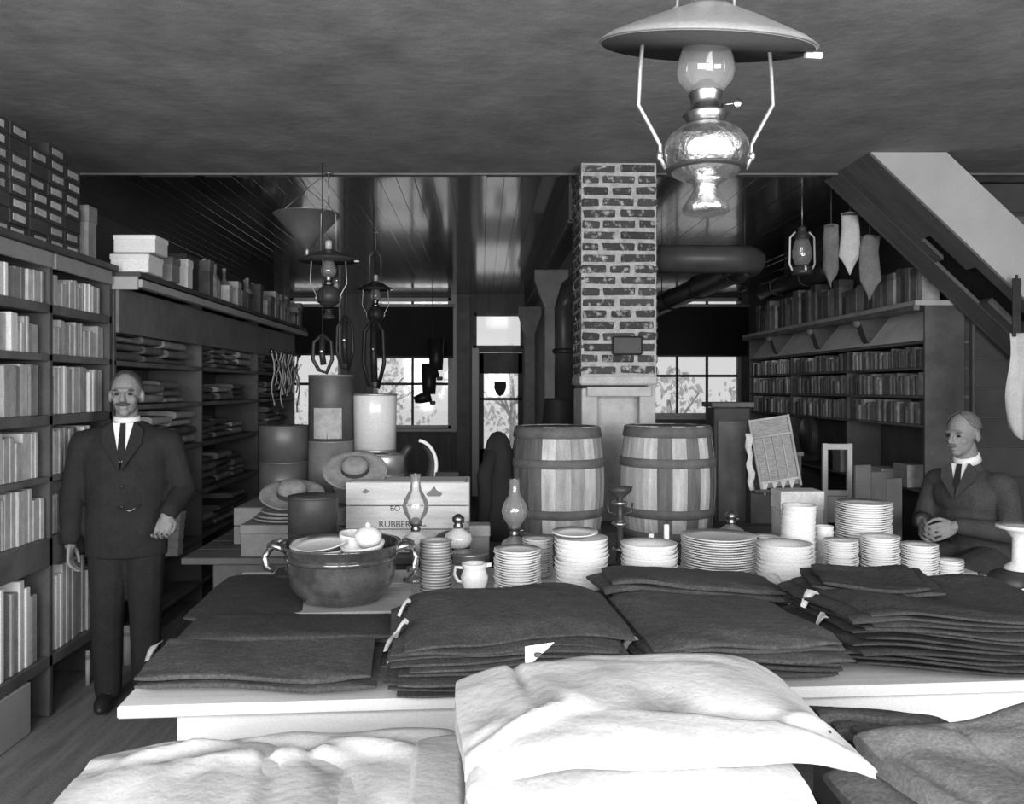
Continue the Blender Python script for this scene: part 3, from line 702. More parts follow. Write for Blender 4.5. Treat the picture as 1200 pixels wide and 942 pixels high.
tag(cloth_slab(.5, .2, .025, 142, .006, lambda x, y: 0).build('folded_cloth', M_denim2, None, (-.62, 3.60, TT+.01), (0, 0, .02)), 'dark folded cloth lying behind the big kettle', 'cloth')
tag(cloth_slab(.56, .13, .02, 143, .004, lambda x, y: 0).build('folded_cloth', M_denim2, None, (-.36, 2.88, TT+.008), (0, 0, .06)), 'dark folded cloth lying in front of the kettle board', 'cloth')
# far-left low piles
gstack(2, (-.60, 2.36), .66, .38, .022, M_denim, 'dark folded trousers lowest in the flat pile at the table\'s left corner', 'dark folded trousers on top of the flat pile at the table\'s left corner', 'folded_trousers', 'trousers', 'flat trousers left corner', 3, rz=TR*.8, amp=.011, tabs=((-1, .8, 1),))
gstack(3, (-.58, 2.66), .68, .28, .020, M_denim2, 'dark folded trousers in the low pile behind the left corner pile', 'dark trousers topping the low pile in front of the big kettle', 'folded_trousers', 'trousers', 'low trousers pile in front of kettle', 5, rz=TR*.8, tabs=((1, .3, 1), (1, .5, 2)))
# centre stack
gstack(11, (.06, 2.44), .62, .56, .0132, M_denim, 'dark folded trousers in the middle stack behind the white canvas pile', 'dark trousers on top of the middle stack nearest the white crockery', 'folded_trousers', 'trousers', 'middle trousers stack', 9, rz=TR*.6, amp=.011, wave=wv(.010, .008, 1), lean=(.001, .004), tabs=((-1, .35, 4), (-1, .25, 8), (-1, .7, 10), (-1, .3, 10)))
# right-middle stack
gstack(6, (.68, 2.50), .56, .54, .02, M_denim, 'dark folded trousers in the stack right of the middle one', 'dark trousers on top of the stack right of the middle one', 'folded_trousers', 'trousers', 'stack right of middle', 21, rz=TR, amp=.010, wave=wv(.010, .008, 2), tabs=((-1, .3, 4),))
gstack(6, (.72, 2.98), .62, .32, .021, M_denim, 'dark folded trousers in the raised pile in front of the plate stacks', 'rumpled dark trousers topping the raised pile in front of the plates', 'folded_trousers', 'trousers', 'raised pile in front of plates', 33, rz=TR*.5, amp=.012, wave=wv(.012, .01, 3), tabs=((1, .3, 4), (1, .6, 5)))
# right stack
gstack(11, (1.34, 2.555), .76, .56, .0142, M_denim2, 'dark folded trousers in the tall stack at the table\'s right end', 'dark trousers on top of the tall right-end stack', 'folded_trousers', 'trousers', 'right-end trousers stack', 41, rz=TR, amp=.012, wave=wv(.014, .012, 4), lean=(.004, .006), tabs=((-1, .4, 7), (-1, .6, 10), (-1, .25, 3)))
gstack(2, (1.24, 2.74), .46, .34, .02, M_denim2, 'dark trousers thrown across the tall right-end stack', 'uppermost rumpled trousers thrown across the right-end stack', 'folded_trousers', 'trousers', 'thrown across right-end stack', 47, rz=-.25, amp=.014, wave=wv(.016, .012, 5), z0=TT+.165, shrink=.3)
# foreground white canvas
FT = .70
dr_c = lambda x, y: -.05*max(0, abs(x)-.2)**1.3*6*.3
gstack(8, (.27, 1.47), .54, .50, .034, M_canvas, 'white canvas garment in the big foreground stack', None, 'folded_canvas_overalls', 'overalls', 'white canvas stack', 61, rz=.0, amp=.014, wave=wv(.012, .010, 1), z0=FT, ridge=.012)
def topcanvas():
    cr = creases([(-.30, -.16, -.02, -.03, .022, .018), (-.30, -.11, .0, .02, .018, .016), (-.30, -.06, -.05, .06, .014, .016), (-.1, -.05, .12, -.12, -.014, .014), (.0, -.08, .28, -.17, -.016, .02), (.05, -.02, .2, -.06, .012, .02), (-.22, .2, -.2, .02, -.016, .010), (.1, .1, .22, .0, .008, .03), (.18, -.15, .3, -.1, .012, .014)])
    def wave(x, y):
        return .018*math.sin(x*6+.6)-.9*max(0, x-.14)**2*1.2-.8*max(0, -.16-x)**2-.9*max(0, y-.1)**2-.5*max(0, -y-.12)**2+cr(x, y)
    o = cloth_slab(.66, .44, .05, 77, .010, wave, nu=110, nv=120, ridge=.005, fr=3.4).build('folded_canvas_overalls', M_canvas, None, (.285, 1.535, FT+.305), (.02, .03, .04))
    tag(o, 'large white canvas overalls spread over the top of the foreground stack', 'overalls')
    f = MB().grid(5, 5, lambda u, v: (-.19+.06*u*v, .205+.02*v, .055-.05*(1-v)+.01*u)).build('bib_flap', M_lining, o)
    MB().lathe([(.001, .004), (.008, .003), (.008, -.003), (.001, -.004)], 12, (-.165, .205, .045)).build('button', M_darkwood, f)
    MB().lathe([(.001, .004), (.008, .003), (.008, -.003), (.001, -.004)], 12, (.28, -.13, .035)).build('button', M_darkwood, o)
    return o
topcanvas()
# rolled end on the left of the stack
tag(cloth_slab(.10, .46, .05, 81, .008, lambda x, y: 0, ridge=.004).build('rolled_canvas', M_canvas, None, (.005, 1.50, FT+.25), (0, .3, .05)), 'narrow white canvas roll tucked at the left side of the stack', 'canvas roll')
# left foreground white garments
gstack(3, (-.41, 1.56), .80, .62, .03, M_canvas, 'white canvas garment in the flat foreground pile at lower left', None, 'folded_canvas_overalls', 'overalls', 'flat white pile lower left', 91, rz=.05, amp=.014, wave=wv(.008, .012, 1), z0=FT, ridge=.012)
crl = creases([(-.3, .2, -.1, .28, .02, .02), (-.35, .12, .1, .22, .022, .018), (-.1, .1, .05, -.2, .02, .02), (.05, .25, .2, .05, -.022, .02), (.12, .26, .3, .16, .024, .02), (-.3, -.1, -.2, .1, .02, .022), (.1, .0, .32, -.2, -.02, .02), (-.05, .3, .02, .12, -.018, .014), (.2, .05, .33, .0, .018, .014)])
o = cloth_slab(.76, .64, .03, 97, .012, lambda x, y: .012*math.sin(x*5)-.25*max(0, -.2-x)**2+crl(x, y), nu=110, nv=110, ridge=.008, fr=3.6).build('folded_canvas_overalls', M_canvas, None, (-.42, 1.555, FT+.112), (0, 0, .06))
tag(o, 'crumpled white canvas overalls on top of the flat lower left pile', 'overalls')
tag(cloth_slab(.11, .5, .07, 99, .008, lambda x, y: 0, ridge=.006).build('rolled_canvas', M_canvas, None, (-.085, 1.56, FT+.10), (0, 0, .03)), 'white canvas roll lying between the two foreground piles', 'canvas roll')
# right foreground grey garments
gstack(4, (.98, 1.42), .62, .52, .042, M_greycloth, 'grey duck garment in the foreground pile at lower right', None, 'folded_duck_coat', 'coat', 'grey duck pile lower right', 111, rz=.12, amp=.012, wave=wv(.012, .01, 1), z0=FT, ridge=.008)
o = cloth_slab(.62, .50, .07, 117, .016, lambda x, y: .10*max(0, x+.1)-.03*math.cos(y*5)+creases([(-.25, .0, .3, .12, .016, .03), (-.2, -.12, .3, -.1, .016, .02), (-.12, .2, -.1, -.15, -.018, .012), (-.28, .2, -.27, -.2, -.014, .012)])(x, y), nu=80, nv=80, ridge=.006, fr=2.6).build('folded_duck_coat', M_greycloth, None, (1.05, 1.45, FT+.205), (0, 0, .16))
tag(o, 'bulky grey duck coat folded over on top of the lower right pile', 'coat')
for k in range(5):
    o = cloth_slab(.26, .05, .028, 130+k, .006, lambda x, y: 0, nu=18, nv=16).build('rolled_sleeve_garment', M_denim, None, (.80+.02*k, 1.80-.045*k, FT+.19+.012*(k % 2)), (0, .05, -.15+.03*k))
    tag(o, 'dark rolled garment behind the grey duck coat, %s from the back' % nth(k), 'rolled garment', 'row of dark rolls')
bx_r = [(.80, 1.70)]
sup = plainbox('shallow_box', (.90, 1.755, FT+.002), (.34, .26, .16), M_midwood, 'shallow wooden box under the dark rolled garments', 'box', lid=False)

# ---------------------------------------------------------------- crockery
def plate_mesh(r, kind):
    if kind == 'plate': p = [(.001, .004), (r*.55, .004), (r*.62, .0), (r*.66, .0), (r*.7, .006), (r, .016), (r*1.0, .019), (r*.7, .010), (r*.6, .0075), (.001, .0075)]
    elif kind == 'bowl': p = [(.001, .004), (r*.42, .003), (r*.45, 0), (r*.5, 0), (r*.52, .006), (r*.85, .032), (r, .058), (r*.99, .061), (r*.82, .036), (r*.5, .010), (.001, .009)]
    else: p = [(.001, .003), (r*.5, .002), (r*.55, 0), (r*.62, 0), (r*.64, .006), (r*.9, .03), (r, .07), (r*1.0, .075), (r*.93, .072), (r*.82, .03), (r*.5, .008), (.001, .008)]
    return MB().lathe(p, 28, closed=False).mesh(kind, M_china)
KN = {'plate': 'dinner_plate', 'bowl': 'soup_bowl', 'cup': 'handleless_cup'}
PITCH = {'plate': .0098, 'bowl': .0165, 'cup': .021}
def pstack(px0, px1, pyt, Y, zb, kind, where, jit=.003, grp=None):
    r = (px1-px0)/2*Y/FPX; c = W((px0+px1)/2, pyt, Y); n = max(1, int(round((c.z-zb-(.012 if kind == 'plate' else .05))/PITCH[kind]))+1)
    for k in range(n):
        rr = r*R.uniform(.985, 1.01); me = cmesh((kind, round(r, 3)), lambda: plate_mesh(r, kind))
        o = obj(KN[kind], me, None, (c.x+R.uniform(-jit, jit), Y+R.uniform(-jit, jit), zb+.001+k*PITCH[kind]))
        nm = {'plate': 'white plate', 'bowl': 'white bowl', 'cup': 'white cup'}[kind]
        tag(o, '%s, %s up in the stack %s' % (nm, nth(k), where), nm.split()[1], 'stack '+where)
pstack(579, 634, 646, 3.38, TT, 'plate', 'just right of the white jug')
pstack(612, 648, 632, 3.62, TT, 'plate', 'behind the plates right of the white jug')
pstack(650, 713, 634, 3.30, TT, 'bowl', 'directly before the left barrel')
pstack(728, 794, 640, 3.36, TT, 'bowl', 'directly before the right barrel')
pstack(799, 886, 628, 3.58, TT, 'plate', 'of wide plates right of the barrels')
pstack(884, 918, 629, 3.68, TT, 'plate', 'of small plates behind the wide ones')
pstack(888, 951, 641, 3.36, TT, 'bowl', 'of bowls left of the dark right-end trousers')
pstack(916, 955, 600, 3.62, TT, 'cup', 'of nested cups forming a tall white column')
pstack(981, 1043, 589, 3.74, TT, 'plate', 'tallest and widest at the right of the crockery')
pstack(954, 976, 623, 3.72, TT, 'cup', 'of small cups beside the tall column')
pstack(966, 1005, 634, 3.52, TT, 'plate', 'of small plates before the tallest stack')
pstack(1010, 1053, 629, 3.50, TT, 'plate', 'right of the tallest stack')
pstack(1057, 1098, 639, 3.48, TT, 'plate', 'farthest right before the seated man')
pstack(1098, 1128, 657, 3.46, TT, 'plate', 'low at the right end of the crockery')
# tilted platter on the first bowls
c = W(675, 629, 3.30)
tag(obj('oval_platter', MB().lathe([(.001, .004), (.055, .004), (.06, 0), (.09, .014), (.09, .017), (.06, .008), (.001, .008)], 24, sq=.75).mesh('platter', M_china), None, (c.x-.005, 3.30, c.z+.006), (.12, 0, 0)), 'small oval platter lying on the bowls before the left barrel', 'platter')
# white cloth at the right end of the crockery
def napkin():
    a = on(1098, 668); mb = MB().grid(16, 8, lambda u, v: (a.x-.02+.24*u, 3.30-.10*v+.02*math.sin(u*6), TT+.022+.01*math.sin(u*9+v*4)-.05*max(0, u-.7)*(1-v)+(.03*(1-u))), smooth=True)
    o = mb.build('white_cloth', M_lining); m = o.modifiers.new('thickness', 'SOLIDIFY'); m.thickness = .006
    return o
tag(napkin(), 'white cloth lying past the right end of the plate stacks', 'cloth')
ck = thing('cake_stand', 'white footed dish at the right edge behind the trousers', 'dish', (W(1196, 650, 3.3).x, 3.3, .90))
MB().lathe([(.06, 0), (.055, .01), (.03, .03), (.028, .12), (.05, .15), (.085, .16), (.085, .172), (.05, .165), (.001, .165)], 24).build('bowl', M_china, ck)
kt = thing('dark_kettle', 'round dark kettle under the white dish at the right edge', 'kettle', (W(1188, 670, 3.3).x, 3.32, TT+.001))
MB().lathe([(.06, 0), (.08, .02), (.082, .05), (.07, .08), (.04, .095), (.001, .098)], 24).build('body', M_black, kt)
MB().tube([(-.07, 0, .04), (-.11, 0, .06), (-.12, 0, .085)], [.014, .01, .008], 8).build('spout', M_black, kt)
# jug, tins
jg = thing('white_jug', 'small white jug standing before the grey tin bowl', 'jug', (W(556, 690, 3.35).x, 3.35, TT+.001))
MB().lathe([(.001, .003), (.032, .0), (.036, .004), (.05, .035), (.054, .06), (.045, .085), (.042, .095), (.052, .112), (.049, .113), (.039, .096), (.042, .085), (.05, .06), (.046, .036), (.001, .008)], 24).build('body', M_china, jg)
MB().tube([(-.046, 0, .095), (-.075, 0, .098), (-.08, 0, .07), (-.066, 0, .045), (-.05, 0, .04)], .007, 8).build('handle', M_china, jg)
MB().prism([(.035, -.02), (.066, 0), (.035, .02)], .100, .114).build('spout', M_china, jg)
gb = thing('tin_bowl', 'grey tin bowl behind the white jug', 'bowl', (W(550, 650, 3.6).x, 3.6, TT+.001))
MB().lathe([(.001, .003), (.05, 0), (.055, .01), (.075, .10), (.08, .105), (.08, .108), (.072, .10), (.05, .012), (.001, .01)], 24).build('body', M_tin, gb); MB().lathe([(.079, .1), (.083, .104), (.079, .108)], 24).build('rim', M_tin, gb)
pm_ = MB().lathe([(.001, .002), (.05, 0), (.054, .004), (.06, .02), (.063, .021), (.052, .006), (.001, .005)], 24).mesh('pie_tin', mat('dull_tin_plate', .36, .5, .15, 8, metal=.3, rnd=.15))
c = W(511, 690, 3.3)
for k in range(18): tag(obj('cake_tin', pm_, None, (c.x+R.uniform(-.003, .003), 3.3, TT+.002+k*.0112)), 'dull grey tin, %s from bottom of the tall round stack beside the kettle' % nth(k), 'tin', 'stack of round tins')
# ---------------------------------------------------------------- oil lamps on the table
def oil_lamp(lab, px, pyb, Y, zb, chim, s=1.0, stem=.10, m=M_frost):
    t = thing('oil_lamp', lab, 'oil lamp', (W(px, pyb, Y).x, Y, zb+.001)); t.scale = (s, s, s)
    MB().lathe([(.055, 0), (.056, .008), (.04, .02), (.016, .035), (.013, stem*.7), (.018, stem)], 20).build('foot', M_nickel if m is M_frost else M_brass, t)
    MB().lathe([(.015, stem), (.05, stem+.012), (.062, stem+.04), (.055, stem+.065), (.025, stem+.085), (.02, stem+.09)], 24).build('oil_font', m, t)
    z = stem+.09
    MB().lathe([(.02, z), (.022, z+.015), (.016, z+.02), (.026, z+.03), (.028, z+.045), (.012, z+.06), (.004, z+.062)], 16).build('burner', M_brass, t)
    MB().tube([(.02, 0, z+.025), (.045, 0, z+.025)], .003, 6).build('wick_knob', M_brass, t)
    if chim: MB().lathe([(.028, z+.035), (.03, z+.05), (.05, z+.08), (.058, z+.11), (.05, z+.14), (.026, z+.18), (.021, z+.21), (.023, z+.25)], 20).lathe([(.0215, z+.25), (.0245, z+.251)], 20).build('glass_chimney', M_glass, t)
    return t
oil_lamp('glass oil lamp with bulbous chimney in front of the lettered crate', 487, 640, 3.55, TT, True, .95, .125)
oil_lamp('glass oil lamp with chimney in front of the left barrel', 603, 640, 3.75, TT, True, 1.0, .06, M_tin)
oil_lamp('oil lamp without chimney right of the lettered crate', 537, 640, 3.72, TT, False, 1.0, .10)
oil_lamp('oil lamp without chimney right of the right barrel', 857, 626, 3.95, TT-.0, False, 1.0, .08, M_tin)
# turned stand between the barrels
c = W(719, 640, 3.9)
ts_ = thing('turned_stand', 'dark turned stand with glinting knops between the two barrels', 'stand', (c.x, 3.72, TT+.001))
MB().lathe([(.06, 0), (.06, .012), (.02, .03), (.016, .08), (.035, .1), (.016, .12), (.014, .19), (.034, .21), (.014, .23), (.014, .32), (.05, .35), (.055, .37), (.001, .372)], 18).build('column', M_pipe, ts_)
for z in (.1, .21, .3): MB().lathe([(.03, -.008), (.037, 0), (.03, .008)], 18, (0, 0, z)).build('knop_ring', M_nickel, ts_)
for s_ in (-1, 1): MB().tube([(s_*.012, 0, .25), (s_*.05, 0, .26), (s_*.055, 0, .3)], .005, 6).build('arm', M_pipe, ts_)
# two white candles before the right barrel
for px, pyt, lab in ((763, 626, 'shorter white candle standing behind the bowls at the right barrel'), (781, 615, 'taller white candle standing behind the bowls at the right barrel')):
    c = W(px, pyt, 3.6); t = thing('candle', lab, 'candle', (c.x, 3.6, TT+.001)); h = c.z-TT
    MB().lathe([(.012, .012), (.0115, h), (.004, h+.002)], 12).build('stick', M_linen, t); MB().lathe([(.03, 0), (.03, .006), (.015, .012), (.014, .03)], 14).build('holder', M_tin, t); MB().tube([(0, 0, h), (0, .002, h+.012)], .0012, 5).build('wick', M_black, t)
# ---------------------------------------------------------------- big kettle on its board
kc = W(400, 708, 3.12)
tr_ = bx('serving_board', (0, 0, .014), (.52, .36, .026), M_crate, None, .006, (kc.x+.0, 3.12, TT+.001), (0, 0, .08)); tag(tr_, 'pale wooden board under the big preserving kettle', 'board')
bx('end_batten', (0, -.17, -.0), (.5, .02, .01), M_midwood, tr_)
kz = TT+.029
pk_ = thing('preserving_kettle', 'large shiny grey enamel preserving kettle filled with white crockery', 'kettle', (kc.x, 3.12, kz))
MB().lathe([(.001, .004), (.12, 0), (.15, .012), (.185, .06), (.20, .12), (.195, .16), (.20, .175), (.212, .185), (.215, .20), (.222, .205), (.22, .212), (.205, .205), (.195, .18), (.19, .16), (.195, .12), (.178, .06), (.14, .018), (.001, .012)], 40).build('body', M_enamel, pk_)
MB().lathe([(.198, .150), (.204, .155), (.204, .165), (.198, .17)], 40).build('moulded_band', M_enamel, pk_)
for s_ in (-1, 1):
    e = MB().tube([(s_*.195, -.05, .19), (s_*.235, -.05, .205), (s_*.255, -.03, .20), (s_*.26, 0, .195), (s_*.255, .03, .20), (s_*.235, .05, .205), (s_*.195, .05, .19)], .012, 8).build('ear_handle', M_nickel, pk_)
    MB().tube([(s_*.255, 0, .19), (s_*.275, -.02, .16), (s_*.27, -.02, .12), (s_*.245, -.01, .11)], .012, 8).build('bail_drop', M_nickel, e)
for k, (x, y, r_, z, kd, lab) in enumerate(((-.08, -.02, .10, .145, 'bowl', 'white bowl heaped in the left of the kettle'), (-.075, -.03, .105, .195, 'plate', 'white saucer on the bowl inside the kettle'), (.04, .05, .06, .16, 'cup', 'white cup standing in the back of the kettle'), (.09, -.05, .08, .155, 'bowl', 'white bowl at the right inside the kettle'))):
    o = obj(KN[kd], plate_mesh(r_, kd), None, (kc.x+x, 3.12+y, kz+z), (.1, .08*(-1)**k, 0)); tag(o, lab, kd)
o = thing('sugar_bowl', 'round white lidded bowl rising out of the kettle', 'bowl', (kc.x+.10, 3.10, kz+.195))
MB().lathe([(.001, 0), (.03, .0), (.05, .03), (.05, .05), (.03, .07), (.001, .076)], 20).build('body', M_china, o); MB().ell((0, 0, .08), (.01, .01, .01)).build('lid_knob', M_china, o)
# ---------------------------------------------------------------- lettered crate and back table goods
def crate(lab, x0, x1, y0, y1, z0, z1, m, nb_=2):
    t = thing('packing_crate', lab, 'crate', ((x0+x1)/2, (y0+y1)/2, z0+.001)); w_, d_, h_ = x1-x0, y1-y0, z1-z0
    for s_ in (-1, 1):
        for k in range(nb_):
            bx('board', (0, s_*(d_/2-.009), h_*(k+.5)/nb_), (w_, .018, h_/nb_-.004), m, t)
        bx('end_panel', (s_*(w_/2-.009), 0, h_/2), (.018, d_-.04, h_-.004), m, t)
    bx('top_board', (0, 0, h_-.009), (w_-.04, d_-.04, .016), m, t); bx('bottom_board', (0, 0, .009), (w_-.04, d_-.04, .016), m, t)
    return t
a = W(405, 565, 4.14); b = W(550, 565, 4.14)
cr1 = crate('pale packing crate with stencilled lettering behind the kettle', a.x, b.x, 4.14, 4.42, .80, a.z, mat('crate_pale_pine', .58, .75, .2, 4, .08, st=(.8, 6, 6)), 3)
letters('BO', .036, M_ink, cr1, (-.085, -.1412, .205), (PI/2, 0, 0)); letters('RUBBER', .044, M_ink, cr1, (-.14, -.1412, .125), (PI/2, 0, 0))
MB().prism([(-.04, -.01), (-.015, .012), (0, .03), (.012, .01), (.04, -.006), (.03, -.02), (-.03, -.02)], 0, .0012, M=T(.13, -.1402, .295) @ RX(PI/2)).build('printed_emblem', M_midwood, cr1)
MB().prism([(-.02, -.006), (0, .012), (.022, .0), (.004, -.012)], 0, .0012, M=T(-.205, -.1402, .30) @ RX(PI/2)).build('ink_smudge', M_midwood, cr1)
crate('drab packing crate under the straw hats at the table\'s left end', -1.27, -.68, 4.36, 4.94, .80, .99, M_midwood)
crate('drab packing crate under the white pail behind the lettered crate', -.66, -.1, 4.46, 4.98, .80, 1.03, M_midwood)
def drum(name, lab, cat, px0, px1, pyt, Y, zb, m, m2=None, split=.5, tap=1.0, rim=.006, lab2=None):
    r = (px1-px0)/2*Y/FPX; c = W((px0+px1)/2, pyt, Y); h = c.z-zb
    t = thing(name, lab, cat, (c.x, Y, zb+.001))
    p = [(r*tap, 0), (r*(tap+(1-tap)*split), h*split)]
    MB().lathe([(r*tap*.98, 0)]+p, 32).build('lower_body', m, t)
    MB().lathe([p[1], (r, h-.01), (r*.97, h-.004), (r*.9, h-.008), (.001, h-.008)], 32).build('upper_body', m2 or m, t)
    for z, rr in ((.01, r*tap), (h*split, p[1][0]), (h-.008, r)): MB().lathe([(rr*.995, z-.006), (rr+rim*.6, z), (rr*.995, z+.006)], 32).build('hoop', m, t)
    if lab2: 
        mb = MB().grid(10, 2, lambda u, v: ((r+.002)*math.sin((u-.5)*1.3), -(r+.002)*math.cos((u-.5)*1.3), h*split+.02+v*(h*(1-split)*.45))); mb.build('paper_label', M_label, t)
    return t, h
drum('dark_tin_drum', 'wide dark tin drum behind the left straw hat', 'drum', 304, 362, 498, 4.72, .99, mat('dull_dark_tin', .10, .45, .2, 6, metal=.3))
t, h = drum('tall_canister', 'tall two-tone canister with paper label behind the hats', 'canister', 362, 414, 439, 4.74, .99, mat('grey_tin', .20, .5, .2, 6, metal=.3), mat('darker_tin', .09, .5, .2, 6, metal=.3), .46, 1.03, .004, True)
drum('white_pail', 'pail with white upper half behind the lettered crate', 'pail', 414, 465, 461, 4.76, 1.03, M_tin, M_frost, .42, .94)
# cap resting by the pail, small kettle drum
def hat(lab, c, rb, rc_, hc_, m, rot=(0, 0, 0), name='straw_hat', band=True, curl=.01):
    t = thing(name, lab, 'hat', c); t.rotation_euler = rot
    MB().lathe([(rc_, .004), (rc_*1.3, .003), (rb*.9, .0), (rb, curl), (rb*.99, curl+.005), (rb*.88, .006), (rc_*1.25, .009), (rc_, .01)], 32, sq=.9).build('brim', m, t)
    MB().lathe([(rc_, .0), (rc_*.98, hc_*.5), (rc_*.9, hc_*.82), (rc_*.6, hc_*.98), (.001, hc_)], 32, sq=.9).build('crown', m, t)
    if band: MB().lathe([(rc_*1.01, .006), (rc_*1.03, .01), (rc_*1.015, .03), (rc_*1.0, .034)], 32, sq=.9).build('hat_band', M_felt, t)
    return t
h1 = W(343, 592, 4.22)
stk = plainbox('hat_box', (W(338, 600, 4.3).x, 4.2, .80), (.34, .30, .15), M_midwood, 'squat drab box under the stack of straw hats', 'box')
for k in range(3): hat('%s flat straw hat in the pile under the round-crowned hat' % ('lowest', 'middle', 'upper')[k], (h1.x-.02+.01*k, 4.2, .956+.018*k), .165, .085, .012, M_straw, (0, 0, k), band=False)
hat('leftmost straw hat with a shiny round crown on the hat pile', (h1.x+.005, 4.19, 1.07), .16, .072, .08, M_straw, (.42, .05, 0))
hat('straw hat with wide brim tilted against the canister', (W(413, 585, 4.25).x, 4.34, 1.175), .165, .068, .075, M_straw, (.62, .05, 0))
plainbox('hat_box', (W(412, 585, 4.25).x-.03, 4.56, .992), (.2, .14, .10), M_midwood, 'small box under the tilted straw hat', 'box')
hat('dark felt cap lying before the white pail', (W(446, 525, 4.55).x, 4.56, 1.175), .09, .075, .075, M_felt, (.1, 0, 0), 'felt_cap', curl=.0)
drum('small_tin_drum', 'small grey drum right of the tilted hat under the cap', 'drum', 423, 474, 532, 4.56, 1.031, M_tin)
drum('dark_pail', 'dark pail between the kettle and the hats', 'pail', 338, 396, 580, 3.75, .80, mat('dark_enamel_pail', .055, .5, .2, 6))
# horse collar: padded dark ring with pale lining
hc0 = W(485, 535, 4.7)
hcl = thing('horse_collar', 'dark padded horse collar with pale edge right of the white pail', 'horse collar', (hc0.x, 4.7, 1.20))
MB().tube([(.02+.085*math.sin(a)*1.0, .03*math.cos(a), .115*math.cos(a)-.02) for a in [2*PI*k/20*.86+.45 for k in range(21)]], [.022+.012*math.sin(PI*k/20) for k in range(21)], 10).build('pad', M_leather, hcl)
MB().tube([(.02+.105*math.sin(a), -.03, .135*math.cos(a)-.02) for a in [.1+.12*k for k in range(20)]], .010, 8).build('pale_edge', M_lining, hcl)
plainbox('dark_box', (hc0.x+.06, 4.74, 1.032), (.16, .2, .07), M_darkbox, 'dark box under the horse collar', 'box', lid=False)
plainbox('dark_box', (W(525, 560, 4.75).x, 4.7, 1.032), (.12, .12, .11), M_darkbox, 'small dark box behind the right end of the lettered crate', 'box')
db = thing('dark_basin', 'dark basin leaning at the right end of the lettered crate', 'basin', (W(530, 612, 3.98).x, 4.05, .80+.02)); db.rotation_euler = (.5, 0, 0)
MB().lathe([(.001, 0), (.05, 0), (.085, .06), (.09, .062), (.05, .008), (.001, .008)], 28).build('body', M_black, db); MB().lathe([(.086, .058), (.093, .062), (.086, .066)], 28).build('rim', M_pipe, db)
plainbox('drab_box', (W(562, 610, 3.95).x, 3.96, .80), (.09, .1, .17), M_cart[3], 'drab upright box between the crate and the left barrel', 'box')
# ---------------------------------------------------------------- barrels
def barrel(lab, px, pyt, Y, r, zb, seed):
    rr = random.Random(seed); c = W(px, pyt, Y); h = c.z-zb; t = thing('barrel', lab, 'barrel', (c.x, Y, zb+.001)); n = 20
    prof = lambda v: r*(.84+.16*math.sin(PI*(.08+.84*v)))
    def stave(m):
        a = PI/n*.985; nv = 9; V = []; F = []
        for i in range(nv):
            v = i/(nv-1); ro = prof(v)
            for q, rad in ((-a, ro), (0, ro+.002), (a, ro), (a, ro-.02), (-a, ro-.02)): V.append((rad*math.sin(q), -rad*math.cos(q), v*h))
        for i in range(nv-1):
            for k in range(5): F.append((i*5+k, i*5+(k+1) % 5, (i+1)*5+(k+1) % 5, (i+1)*5+k))
        F += [(4, 3, 2, 1, 0), tuple((nv-1)*5+k for k in range(5))]
        return MB().add(V, F).mesh('stave', m)
    ms = [stave(M_stave), stave(M_stave2)]
    for k in range(n): obj('stave', ms[0 if rr.random() < .62 else 1], t, (0, 0, 0), (0, 0, 2*PI*k/n+.05))
    for v0, v1 in ((.90, .995), (.64, .72), (.20, .28), (.005, .08)):
        MB().lathe([(prof(v0)+.001, v0*h), (prof(v0)+.009, v0*h+.003), (prof(v1)+.009, v1*h-.003), (prof(v1)+.001, v1*h)], 40).build('hoop', M_hoop, t)
    MB().lathe([(.001, h*.965), (prof(1)-.02, h*.965), (prof(1)-.02, h*.94), (.001, h*.94)], 32).build('barrel_head', M_stave2, t)
barrel('left of the two wooden barrels in front of the brick chimney', 653, 499, 4.62, .252, .80, 4)
barrel('right of the two wooden barrels in front of the brick chimney', 782, 498, 4.62, .252, .80, 8)
dk = thing('dark_coat', 'dark coat heaped at the left side of the left barrel', 'coat', (W(588, 560, 4.6).x-.02, 4.55, .802))
mbc = MB().lathe([(.001, 0), (.09, 0), (.10, .1), (.085, .25), (.075, .36), (.08, .44), (.06, .52), (.03, .56), (.001, .57)], 28, sq=1.2); mbc.v = [(x*(1+.35*mn.noise(Vector((math.atan2(y, x)*2.2, z*6, 2)))), y*(1+.35*mn.noise(Vector((math.atan2(y, x)*2.2, z*6, 7)))), z) for x, y, z in mbc.v]; mbc.build('body', mat('black_cloth', .015, .95), dk)
MB().tube([(-.03, -.06, .46), (-.075, -.10, .34), (-.07, -.11, .2), (-.085, -.1, .08)], [.035, .04, .036, .04], 10).build('sleeve', mat('black_cloth', .015, .95), dk)
# dark cupboard and framed price board right of the barrels
dcup = thing('dark_cupboard', 'tall dark cupboard standing right of the right barrel', 'cupboard', (W(858, 500, 5.2).x, 5.3, 0))
bx('body', (0, 0, .74), (.22, .2, 1.48), M_darkbox, dcup, .006); bx('top_board', (0, 0, 1.5), (.26, .24, .03), M_darkwood, dcup); bx('door', (0, -.106, .8), (.18, .012, 1.2), M_darkwood, dcup)
cb = W(908, 530, 5.0)
pb = thing('printed_board', 'tilted framed board with printed columns leaning right of the barrels', 'board', (cb.x, 5.0, cb.z)); pb.rotation_euler = (-.10, math.radians(-8.5), .0)
bx('backing', (0, .012, 0), (.235, .012, .40), M_midwood, pb)
for x in (-.115, .115): bx('frame_side', (x, 0, 0), (.014, .02, .42), M_cart[0], pb)
for z in (-.165, .10, .2): bx('frame_rail', (0, 0, z), (.235, .018, .014), M_cart[0], pb)
bx('printed_heading', (0, .003, .15), (.21, .006, .085), M_print, pb, 0)
